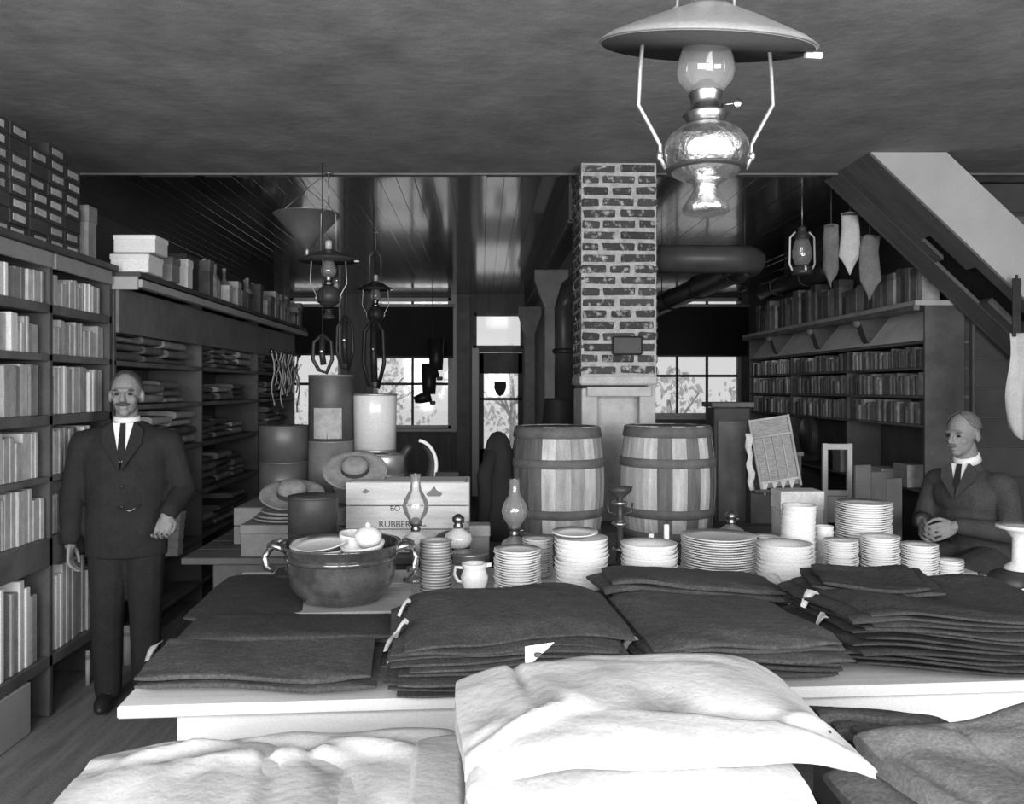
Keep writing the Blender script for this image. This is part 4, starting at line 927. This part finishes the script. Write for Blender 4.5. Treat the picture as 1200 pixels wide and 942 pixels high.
for k in range(4): bx('printed_column', (-.082+.055*k, .003, -.033), (.046, .006, .25), M_print, pb, 0)
for k in range(3): bx('column_rule', (-.0545+.055*k, -.001, -.033), (.006, .008, .25), M_cart[0], pb, 0)
for k, (x, l) in enumerate(((-.09, .07), (-.03, .045), (.02, .05), (.07, .06))): MB().prism([(x-.02, -.17), (x+.02, -.17), (x-.012, -.17-l)], -.002, .002, M=RX(PI/2)).build('torn_paper', M_paper, pb)
easel = thing('easel_crate', 'dark crate supporting the tilted printed board', 'crate', (cb.x+.02, 5.085, .801)); bx('body', (0, 0, .2), (.3, .1, .4), M_darkbox, easel); bx('top_board', (0, 0, .412), (.32, .12, .024), M_darkwood, easel); bx('rest_ledge', (-.02, -.08, .2), (.26, .09, .02), M_darkwood, easel)
o = MB().grid(4, 14, lambda u, v: ((u-.5)*.035+.02*v+.006*math.sin(v*20), .01*math.sin(u*3+v*11), -v*.33)).build('paper_streamer', M_paper, None, W(877, 508, 4.95)); o.modifiers.new('t', 'SOLIDIFY').thickness = .003
tag(o, 'pale crumpled paper strip hanging left of the printed board', 'paper')
wb_ = plainbox('white_box', (W(936, 580, 4.1).x, 4.12, .80), (.20, .14, W(936, 575, 4.1).z-.8), M_cart[1], 'pale box with lid behind the tall column of cups', 'box')
# wheel-like coil, drab boards leaning at right
wc = thing('wire_coil', 'dark coil of wire hanging from the right cabinet shelf', 'coil', (2.962, 7.75, 1.17))
for k in range(4): MB().lathe([(.16+.006*k, -.006), (.166+.006*k, 0), (.16+.006*k, .006)], 28, M=T(.011*k-.02, 0, 0) @ RY(PI/2)).build('turn', M_pipe, wc)
MB().tube([(.02, 0, .16), (.03, 0, .19), (.045, 0, .185)], .006, 6).build('hook', M_pipe, wc)
for (px0, px1, pyt, Y, h, m, rz, lab) in ((1000, 1068, 545, 4.7, .5, M_soffit, .3, 'drab board leaning behind the tallest plate stack'), (968, 1002, 520, 5.1, .3, M_stairface, -.1, 'pale open frame standing left of the drab leaning board')):
    c = W((px0+px1)/2, pyt, Y); t = thing('leaning_board', lab, 'board', (c.x, Y+.05, .0), rz); wd = (px1-px0)*Y/FPX
    if m is M_soffit:
        for k in range(3): bx('plank', (-wd/2+wd*(k+.5)/3, 0, c.z/2-.02*k), (wd/3-.004, .02, c.z-.04*k), m, t)
        bx('batten', (0, .02, c.z*.8), (wd, .02, .05), m, t)
    else:
        for s_ in (-1, 1): bx('side_rail', (s_*(wd/2-.015), 0, c.z/2), (.03, .03, c.z), m, t)
        for z in (c.z-.02, c.z-.3): bx('cross_rail', (0, 0, z), (wd, .028, .035), m, t)
        bx('panel', (0, .005, c.z-.4), (wd-.06, .01, .16), m, t)

# ---------------------------------------------------------------- hanging lamps
def hanging_lamp(lab, px, Y, zfoot, zs, tilt, ceil_z=ZC, m_shade=M_shade, m_body=M_nickel, rs=.184, m_glass=M_glass):
    x = (px-VX)*Y/FPX; t = thing('hanging_oil_lamp', lab, 'hanging lamp', (x, Y, zfoot))
    k = .0015
    f = MB().lathe([(.036, 0), (.041, .004), (.04, .012), (.033, .022), (.024, .036), (.020, .044), (.024, .052), (.034, .057)], 32).build('foot', m_body, t); 
    MB().lathe([(.034, .057*zs), (.055, .068*zs), (.070, .085*zs), (.0745, .105*zs), (.072, .122*zs), (.062, .138*zs), (.045, .150*zs), (.033, .155*zs)], 40).build('oil_font', m_body, t)
    z = .155*zs
    b = MB().lathe([(.030, z), (.033, z+.006), (.040, z+.018), (.037, z+.022), (.026, z+.026), (.026, z+.045), (.029, z+.052), (.029, z+.062), (.012, z+.078), (.004, z+.08)], 28).build('burner', M_brass, t)
    MB().tube([(.026, 0, z+.035), (.05, -.01, z+.035)], .0025, 6).ell((.053, -.011, z+.035), (.008, .003, .008)).build('wick_knob', M_brass, b)
    MB().lathe([(.027, z+.05), (.030, z+.06), (.046, z+.078), (.0505, z+.095), (.047, z+.115), (.036, z+.15), (.028, z+.18), (.026, z+.23)], 28).build('glass_chimney', m_glass, t)
    MB().lathe([(.0255, z+.229), (.027, z+.23), (.0255, z+.232)], 28).build('chimney_lip', m_glass, t)
    zr = .100*zs
    MB().lathe([(.064, .073*zs), (.069, .076*zs), (.0695, .079*zs), (.067, .080*zs)], 36).build('harp_ring', M_black, t)
    zsr = z+.138+.07*(zs-1)           # rim height
    for s_ in (-1, 1):
        MB().tube([(s_*.070, 0, .078*zs), (s_*.079, 0, zr-.004), (s_*.080, 0, zr+.02), (s_*.118, 0, zr+.09), (s_*.115, 0, zr+.15), (s_*.110, 0, zsr+.02), (s_*.05, 0, zsr+.07)], .0038, 8).build('harp_wire', M_tin, t)
        MB().ell((s_*.081, 0, zr), (.006, .006, .009)).build('harp_screw', M_nickel, t)
        MB().tube([(s_*.05, 0, zsr+.065), (s_*.048, 0, zsr+.30), (0, 0, zsr+.36)], .003, 6).build('suspension_rod', M_tin, t)
    sh = MB().lathe([(.186, 0), (.188, .002), (.17, .014), (.09, .048), (.04, .066), (.03, .072), (.028, .068), (.038, .062), (.088, .044), (.168, .010), (.184, -.001)], 48).build('lamp_shade', m_shade, t, (0, 0, zsr), tilt)
    sh.scale = (rs/.184, rs/.184, 1)
    MB().lathe([(.183, -.0025), (.167, .0085), (.087, .0425), (.037, .0605), (.0365, .0595), (.086, .0412), (.166, .0072), (.182, -.0035)], 48).build('shaded_inside_skin', mat('dark_shaded_inside', .03, .9), sh)  # dark skin paints in the shade under the lampshade
    MB().box((.180, -.03, -.008), (.03, .012, .010), .002).build('rim_highlight', M_lining, sh)  # white bar added as the highlight on the shade's rim
    MB().lathe([(.02, zsr+.075), (.022, zsr+.12), (.016, zsr+.13)], 20).build('smoke_tube', M_frost, t)
    MB().tube([(0, 0, zsr+.36), (0, 0, ceil_z-zfoot-.01)], .004, 6).build('suspension_chain', M_tin, t); MB().lathe([(.03, -.012), (.02, -.02), (.001, -.025)], 14, (0, 0, ceil_z-zfoot-.0)).build('ceiling_hook', M_tin, t)
    return t
hanging_lamp('large nickel hanging oil lamp with wide tilted shade in the foreground', 827, 1.5, 1.9075, 1.0, (.25, .06, 0))
hanging_lamp('dark hanging oil lamp with flat shade left of the back windows', 385, 5.5, 2.05, 1.35, (0, 0, 0), m_shade=M_pipe, m_body=M_pipe, rs=.19)
hanging_lamp('small dark hanging lamp behind the flat-shaded lamp', 440, 7.6, 2.12, 1.3, (0, 0, 0), m_shade=M_black, m_body=M_black, rs=.15)
# lantern at right
ln = thing('barn_lantern', 'dark lantern with pale wire sides hanging by the right ledge', 'lantern', (W(940, 322, 6.2).x, 6.2, W(940, 322, 6.2).z))
MB().lathe([(.07, 0), (.075, .01), (.07, .05), (.04, .07)], 20).build('oil_tank', M_pipe, ln); MB().lathe([(.045, .07), (.065, .12), (.07, .17), (.05, .24), (.045, .26)], 20).build('globe', M_glass, ln)
MB().lathe([(.05, .26), (.055, .27), (.04, .30), (.03, .33), (.035, .34), (.001, .36)], 20).build('hood', M_pipe, ln)
for s_ in (-1, 1): MB().tube([(s_*.07, 0, .03), (s_*.092, 0, .08), (s_*.088, 0, .27), (s_*.05, 0, .31)], .007, 8).build('side_tube', M_lining, ln)
MB().ell((0, -.06, .03), (.014, .014, .03)).build('filler_cap', M_lining, ln); MB().tube([(0, 0, .36), (0, 0, ZC-ln.location.z-.003)], .004, 6).build('hanging_wire', M_tin, ln)
# bags hanging behind the stairs
def hbag(lab, px, py0, py1, wpx, Y, seed, m):
    a = W(px, py0, Y); b = W(px, py1, Y); h = a.z-b.z; r = wpx/2*Y/FPX; t = thing('hanging_bag', lab, 'bag', (a.x, Y, b.z)); rr = random.Random(seed)
    prof = [(.002, 0), (r*.25, h*.1), (r*.6, h*.2), (r*1.0, h*.3), (r*.95, h*.5), (r*.9, h*.75), (r*.85, h*.97), (r*.3, h)]
    mb = MB().lathe(prof, 18, sq=.5); mb.v = [(x+.25*r*mn.noise(Vector((x*25+seed, y*25, z*9))), y+.3*r*mn.noise(Vector((x*25, y*25+seed, z*12))), z) for x, y, z in mb.v]
    mb.build('sack', m, t); MB().lathe([(r*.88, h*.93), (r*.93, h*.95), (r*.88, h*.97)], 12, sq=.5).build('tie', M_darkwood, t)
    MB().tube([(0, 0, h), (0, 0, ZC-b.z-.002)], .003, 5).build('cord', M_darkwood, t)
hbag('leftmost drab cloth bag hanging by the staircase', 974, 262, 338, 20, 5.95, 1, M_greycloth)
hbag('pale middle cloth bag hanging by the staircase', 996, 248, 322, 24, 5.92, 2, M_paper)
hbag('rightmost ragged pale bag hanging below the staircase edge', 1019, 275, 352, 26, 5.9, 3, M_greycloth)
o = MB().grid(8, 14, lambda u, v: (3.06+.16*u+.012*math.sin(v*7), 4.95+.025*math.sin(u*9+v*2), 1.92-.62*v*(.55+.45*math.sin(PI*min(1, .25+u*.75))))).build('hanging_cloth', M_paper); o.modifiers.new('t', 'SOLIDIFY').thickness = .004
tag(o, 'pale cloth hanging under the stairs at the right edge', 'cloth')
hkk = thing('coat_hook_strap', 'dark strap holding the pale cloth under the stairs', 'strap', (3.11, 4.965, 1.9)); bx('strap', (0, 0, .17), (.05, .012, .34), M_black, hkk); MB().tube([(0, 0, .33), (0, .0, .36)], .008, 6).build('hook', M_black, hkk)
# made-up tin cone for a bright triangular patch by the far lamp, straps, boots
tc_ = thing('patch_cone', 'made-up pale tin cone hanging point down for a bright patch at left', 'standin_cone', (W(360, 252, 6.0).x, 6.0, W(360, 293, 6.0).z))
hh = W(360, 252, 6.0).z-W(360, 293, 6.0).z
MB().lathe([(.02, 0), (.1, .1), (.235, hh), (.24, hh), (.235, hh+.005), (.095, .108), (.015, .01)], 32).build('cone', M_tin, tc_); MB().lathe([(.015, -.08), (.02, 0), (.018, .01)], 14).build('spout', M_tin, tc_)
for k in range(3):
    a = 2*PI*k/3; MB().tube([(.23*math.cos(a), .23*math.sin(a), hh), (0, 0, ZC-tc_.location.z-.002)], .003, 5).build('hanging_wire', M_tin, tc_)
def strap(lab, px, py0, py1, Y, wd, name, ztop=ZC):
    a = W(px, py0, Y); b = W(px, py1, Y); h = a.z-b.z; t = thing(name, lab, 'harness', (a.x, Y, b.z))
    MB().tube([(0, 0, h), (-wd*.45, 0, h*.8), (-wd*.5, 0, h*.35), (-wd*.2, 0, .02), (wd*.2, 0, .0), (wd*.5, 0, h*.35), (wd*.45, 0, h*.8), (0, 0, h)], wd*.10, 8).build('loop', M_leather, t)
    MB().tube([(0, 0, h*.95), (.0, -.02, h*.5), (.01, -.02, .05)], wd*.16, 8).build('hanging_strap', M_leather, t); MB().ell((0, -wd*.3, h*.55), (.015, .01, .015)).build('buckle', M_nickel, t)
    MB().tube([(0, 0, h), (0, 0, ztop-b.z-.003)], .004, 5).build('cord', M_leather, t)
strap('dark leather harness loop hanging under the flat-shaded lamp', 378, 392, 437, 5.3, .12, 'harness_loop')
strap('dark leather harness loop hanging right of the flat-shaded lamp', 404, 370, 434, 6.2, .12, 'harness_loop')
strap('dark leather harness bundle hanging before the left window blind', 438, 372, 455, 7.0, .17, 'harness_bundle')
def boots(lab, px, py0, py1, Y):
    a = W(px, py0, Y); b = W(px, py1, Y); h = a.z-b.z; t = thing('hanging_boots', lab, 'boots', (a.x, Y, b.z))
    for s_, dz in ((-1, .0), (1, .34)):
        mb = MB().tube([(s_*.05, 0, dz+.55), (s_*.05, 0, dz+.25), (s_*.05, 0, dz+.12)], [.11, .10, .09], 12); mb.tube([(s_*.05+.02, 0, dz+.1), (s_*.05-.12, -.02, dz+.06), (s_*.05-.2, -.02, dz+.04)], [.09, .07, .045], 10)
        q = mb.build('boot', M_leather, t); bx('heel', (s_*.05+.05, 0, dz+.0), (.08, .08, .05), M_black, q, .006)
    MB().tube([(0, 0, .6), (0, 0, ZC-b.z-.003)], .006, 5).build('cord', M_leather, t)
boots('pair of dark boots hanging in the window left of the back door', 507, 405, 472, 11.9)

# ---------------------------------------------------------------- people
def remesh(mb, vox, it, m, name):
    me = bpy.data.meshes.new('tmp'); me.from_pydata(mb.v, [], mb.f); me.update()
    bm = bmesh.new(); bm.from_mesh(me); bmesh.ops.recalc_face_normals(bm, faces=bm.faces); bm.to_mesh(me); bm.free()
    o = bpy.data.objects.new('tmp', me); col.objects.link(o)
    r = o.modifiers.new('r', 'REMESH'); r.mode = 'VOXEL'; r.voxel_size = vox
    if it: s_ = o.modifiers.new('s', 'SMOOTH'); s_.iterations = it; s_.factor = .5
    out = bpy.data.meshes.new_from_object(o.evaluated_get(bpy.context.evaluated_depsgraph_get()))
    bpy.data.objects.remove(o); out.name = name; out.materials.clear(); out.materials.append(m)
    out.polygons.foreach_set('use_smooth', [True]*len(out.polygons)); return out
def head(mb, c, M=None):
    T_ = (M or Matrix()) @ T(*c)
    mb.ell((0, .012, .03), (.073, .090, .088), 18, 12, T_); mb.ell((0, -.022, -.03), (.056, .066, .078), 18, 12, T_)
    mb.ell((0, -.062, -.086), (.026, .024, .020), 12, 8, T_); mb.ell((0, -.074, .024), (.05, .018, .012), 12, 8, T_)
    mb.limb([((0, -.088, .012), .009), ((0, -.106, -.022), .0135)], 10, T_); mb.ell((0, -.094, -.03), (.018, .014, .009), 10, 8, T_)
    for s_ in (-1, 1):
        mb.ell((s_*.076, .012, -.008), (.011, .02, .031), 10, 8, T_); mb.ell((s_*.032, -.050, -.024), (.026, .026, .026), 10, 8, T_)
    mb.ell((0, -.082, -.055), (.024, .014, .007), 10, 6, T_); mb.ell((0, -.080, -.066), (.021, .014, .008), 10, 6, T_)
def face_parts(parent, c, M=None, moust=True, hm=M_hair, bald=False):
    T_ = (M or Matrix()) @ T(*c)
    for s_ in (-1, 1):
        MB().ell((s_*.031, -.0775, .004), (.011, .008, .0065), 10, 8, T_).build('eye', M_eye, parent)
        MB().ell((s_*.030, -.0835, .024), (.018, .006, .0045), 10, 6, T_).build('eyebrow', hm, parent)
    if moust: MB().ell((0, -.099, -.045), (.034, .011, .010), 12, 8, T_).build('moustache', hm, parent)
    else: MB().ell((0, -.095, -.06), (.022, .004, .0025), 10, 6, T_).build('mouth', mat('lips', .16, .6), parent)
    def hair(u, v):
        a = 2*PI*u; p = v*(1.15 if bald else 1.32); fr = math.sin(a) < 0
        lim = (1.95-.35*math.cos(a)**2) if not fr else (.62+.98*abs(math.cos(a))**3)
        if bald: lim = (1.9-.3*math.cos(a)**2) if not fr else (.3+1.3*abs(math.cos(a))**3)
        lim += .05*math.sin(a*11)
        q = min(v*1.0, 1)*lim; rx, ry, rz = .079, .097, .094
        return tuple(T_ @ Vector((rx*math.sin(q)*math.cos(a), .014+ry*math.sin(q)*math.sin(a), .033+rz*math.cos(q))))
    o = MB().grid(28, 10, hair, cu=True).build('hair', hm, parent); o.modifiers.new('t', 'SOLIDIFY').thickness = .003
def hand(mb, wrist, d, acr, M=None, curl=.5, s=1.0):
    w_ = Vector(wrist); d = Vector(d).normalized(); acr = Vector(acr); acr = (acr-d*acr.dot(d)).normalized(); nrm = acr.cross(d).normalized()
    B = Matrix((acr, d, nrm)).transposed().to_4x4(); Q = (M or Matrix()) @ T(*w_) @ B
    mb.ell((0, .045*s, 0), (.040*s, .052*s, .015*s), 14, 10, Q); mb.limb([((0, -.01, 0), .026*s), ((0, .02*s, 0), .026*s)], 10, Q)
    for i, l in enumerate((.070, .080, .075, .058)):
        x = (-.036+.024*i)*s; p = Vector((x, .088*s, 0)); a = .15+curl*.3; pts = [(tuple(Vector((x*.9, .05*s, 0))), .0095*s), (tuple(p), .0092*s)]
        for q in range(3):
            p = p+Vector((0, math.cos(a), math.sin(a)))*(l*s*(.42, .32, .26)[q]); pts.append((tuple(p), (.0086, .008, .007)[q]*s)); a += curl
        mb.limb(pts, 8, Q)
    mb.limb([((-.03*s, .025*s, .004), .013*s), ((-.058*s, .055*s, .018*s), .0105*s), ((-.062*s, .085*s, .026*s), .009*s), ((-.056*s, .105*s, .030*s), .008*s)], 8, Q)
def collar(parent, c, r, rot):
    MB().lathe([(r, -.02), (r+.012, -.018), (r+.006, .022), (r, .024), (r-.003, .02)], 24, sq=1.05).build('shirt_collar', M_linen, parent, c, rot)
def vneck(parent, pts, yf, m, name, th=.02):
    V = [(x, yf(z), z) for x, z in pts]+[(x, yf(z)+th, z) for x, z in pts]; n = len(pts)
    MB().add(V, [tuple(range(n)), tuple(range(2*n-1, n-1, -1))]+[(i, (i+1) % n, n+(i+1) % n, n+i) for i in range(n)]).build(name, m, parent)

# the standing man at the left shelves
def man_standing():
    b = MB(); hc_ = (0, -.015, 1.567); head(b, hc_)
    b.limb([((0, .02, 1.30), .075), ((0, .012, 1.40), .056), ((0, .0, 1.50), .053)], 14)
    b.ell((0, .0, 1.22), (.15, .09, .16)); b.ell((0, 0, 1.0), (.13, .09, .18)); b.ell((0, 0, .9), (.14, .09, .1))
    for s_ in (-1, 1):
        b.limb([((s_*.15, 0, 1.33), .05), ((s_*.2, 0, 1.30), .045)]); b.limb([((s_*.085, 0, .88), .07), ((s_*.09, -.01, .47), .05), ((s_*.09, .01, .08), .035), ((s_*.095, -.12, .03), .03)])
    b.limb([((-.2, 0, 1.30), .045), ((-.255, .02, 1.06), .038), ((-.25, -.06, .85), .03)]); hand(b, (-.25, -.06, .85), (0, -.1, -1), (0, -1, 0), curl=.45)
    b.limb([((.2, 0, 1.30), .045), ((.265, .03, 1.08), .038), ((.21, -.16, .98), .03)]); hand(b, (.21, -.16, .98), (-.1, -.5, -.8), (-.8, .2, 0), curl=.6)
    o = obj('person', remesh(b, .0045, 3, M_skin, 'person'), None, (-1.79, 4.3, .0), (0, 0, .22))
    tag(o, 'man in dark suit and white collar standing against the left shelves', 'person')
    face_parts(o, hc_, None, True, M_hair, False)
    j = MB().lathe([(.001, .76), (.195, .76), (.2, .9), (.19, 1.02), (.20, 1.12), (.212, 1.24), (.205, 1.33), (.15, 1.40), (.085, 1.435), (.001, 1.436)], 24, sq=.64)
    for s_ in (-1, 1): j.ell((s_*.165, 0, 1.335), (.08, .082, .066))
    j.limb([((-.2, 0, 1.32), .072), ((-.262, .02, 1.06), .060), ((-.252, -.055, .87), .048)]); j.limb([((.2, 0, 1.32), .072), ((.272, .03, 1.08), .060), ((.22, -.145, .99), .048)])
    obj('jacket', remesh(j, .009, 4, M_suit, 'jacket'), o)
    p = MB().ell((0, 0, .86), (.17, .115, .12))
    for s_ in (-1, 1): p.limb([((s_*.085, 0, .86), .105), ((s_*.09, -.01, .47), .08), ((s_*.09, .01, .09), .066)])
    obj('trousers', remesh(p, .009, 4, M_suit, 'trousers'), o)
    for s_ in (-1, 1): MB().ell((s_*.095, -.05, .045), (.045, .135, .045)).build('shoe', M_leather, o)
    collar(o, (0, .004, 1.438), .056, (.12, 0, 0))
    yf = lambda z: -.088-(1.45-z)*.36
    vneck(o, [(-.05, 1.43), (.05, 1.43), (.006, 1.24), (-.006, 1.24)], yf, M_linen, 'shirt_front')
    vneck(o, [(-.012, 1.428), (.012, 1.428), (.018, 1.28), (0, 1.235), (-.018, 1.28)], lambda z: yf(z)-.008, M_suit, 'necktie')
    for s_ in (-1, 1): vneck(o, [(s_*.05, 1.435), (s_*.095, 1.40), (s_*.09, 1.33), (s_*.004, 1.2), (s_*.006, 1.24)], lambda z: yf(z)-.006, M_suit, 'lapel')
    for z in (1.12, 1.02): MB().ell((0, -.135, z), (.009, .005, .009)).build('button', M_black, o)
    MB().tube([(-.02, -.142, 1.02), (.04, -.150, 1.0), (.09, -.138, 1.03)], .0025, 5).build('watch_chain', M_brass, o)
man_standing()
def man_seated():
    Hm = T(0, -.13, 1.355) @ RX(.12) @ RZ(-.1)
    b = MB(); head(b, (0, 0, 0), Hm)
    b.limb([((0, -.02, 1.08), .075), ((0, -.07, 1.18), .056), ((0, -.105, 1.29), .053)], 14)
    b.ell((0, -.05, 1.0), (.15, .1, .16)); b.ell((0, -.02, .82), (.14, .1, .18)); b.ell((0, .0, .72), (.14, .11, .09))
    for s_ in (-1, 1):
        b.limb([((s_*.15, -.06, 1.1), .05), ((s_*.18, -.06, 1.09), .045), ((s_*.235, -.1, .86), .038), ((s_*.09, -.36, .90), .03)]); hand(b, (s_*.09, -.36, .90), (-s_*.45, -.7, -.25), (s_*.2, -.2, -1) if s_ > 0 else (-s_*.2, .2, 1), curl=.5)
        b.limb([((s_*.085, 0, .69), .075), ((s_*.12, -.40, .66), .055), ((s_*.12, -.36, .27), .042), ((s_*.12, -.34, .22), .035), ((s_*.12, -.46, .19), .03)])
    o = obj('person', remesh(b, .0045, 3, M_skin, 'person'), None, (2.66, 4.60, 0), (0, 0, -1.0))
    tag(o, 'man in grey suit seated behind the crockery at the right', 'person')
    face_parts(o, (0, 0, 0), Hm, True, M_hair2, True)
    j = MB().ell((0, .0, .72), (.185, .15, .12)).ell((0, -.03, .88), (.19, .145, .17)).ell((0, -.055, 1.03), (.2, .135, .15))
    j.limb([((0, -.06, 1.12), .09), ((0, -.07, 1.165), .072)])
    for s_ in (-1, 1):
        j.ell((s_*.15, -.06, 1.10), (.08, .08, .064)); j.limb([((s_*.18, -.06, 1.09), .064), ((s_*.235, -.1, .86), .058), ((s_*.10, -.34, .90), .044)]); j.ell((s_*.13, -.03, .95), (.09, .1, .14))
    obj('jacket', remesh(j, .009, 4, M_suit2, 'jacket'), o)
    p = MB().ell((0, .0, .69), (.18, .15, .09))
    for s_ in (-1, 1): p.limb([((s_*.085, 0, .69), .10), ((s_*.12, -.40, .665), .082), ((s_*.12, -.35, .30), .066)])
    obj('trousers', remesh(p, .009, 4, M_suit2, 'trousers'), o)
    for s_ in (-1, 1): MB().ell((s_*.12, -.41, .195), (.045, .13, .042)).build('shoe', M_leather, o)
    collar(o, (0, -.088, 1.225), .056, (.35, 0, 0))
    yf = lambda z: -.155-(1.21-z)*.30
    vneck(o, [(-.045, 1.20), (.045, 1.20), (.006, 1.07), (-.006, 1.07)], yf, M_linen, 'shirt_front'); vneck(o, [(-.012, 1.2), (.012, 1.2), (.018, 1.1), (0, 1.06), (-.018, 1.1)], lambda z: yf(z)-.008, M_suit, 'necktie')
    for s_ in (-1, 1): vneck(o, [(s_*.045, 1.205), (s_*.09, 1.17), (s_*.085, 1.12), (s_*.004, 1.02), (s_*.006, 1.07)], lambda z: yf(z)-.006, M_suit2, 'lapel')
    st_ = thing('high_stool', 'dark high stool under the seated man', 'stool', (2.66, 4.60, 0), -1.0)
    MB().lathe([(.001, .575), (.17, .575), (.175, .585), (.17, .6), (.001, .602)], 28).build('seat', M_darkwood, st_)
    for k in range(4):
        a = PI/4+k*PI/2; MB().tube([(.11*math.cos(a), .11*math.sin(a), .575), (.19*math.cos(a), .19*math.sin(a), 0)], [.018, .016], 8).build('leg', M_darkwood, st_)
    MB().tube([(-.22, -.36, .135), (.22, -.36, .135)], .014, 8).build('foot_rail', M_darkwood, st_)
    for s_ in (-1, 1): MB().tube([(s_*.16, -.36, .135), (s_*.13, -.1, .15)], .012, 8).build('rail_arm', M_darkwood, st_)
man_seated()
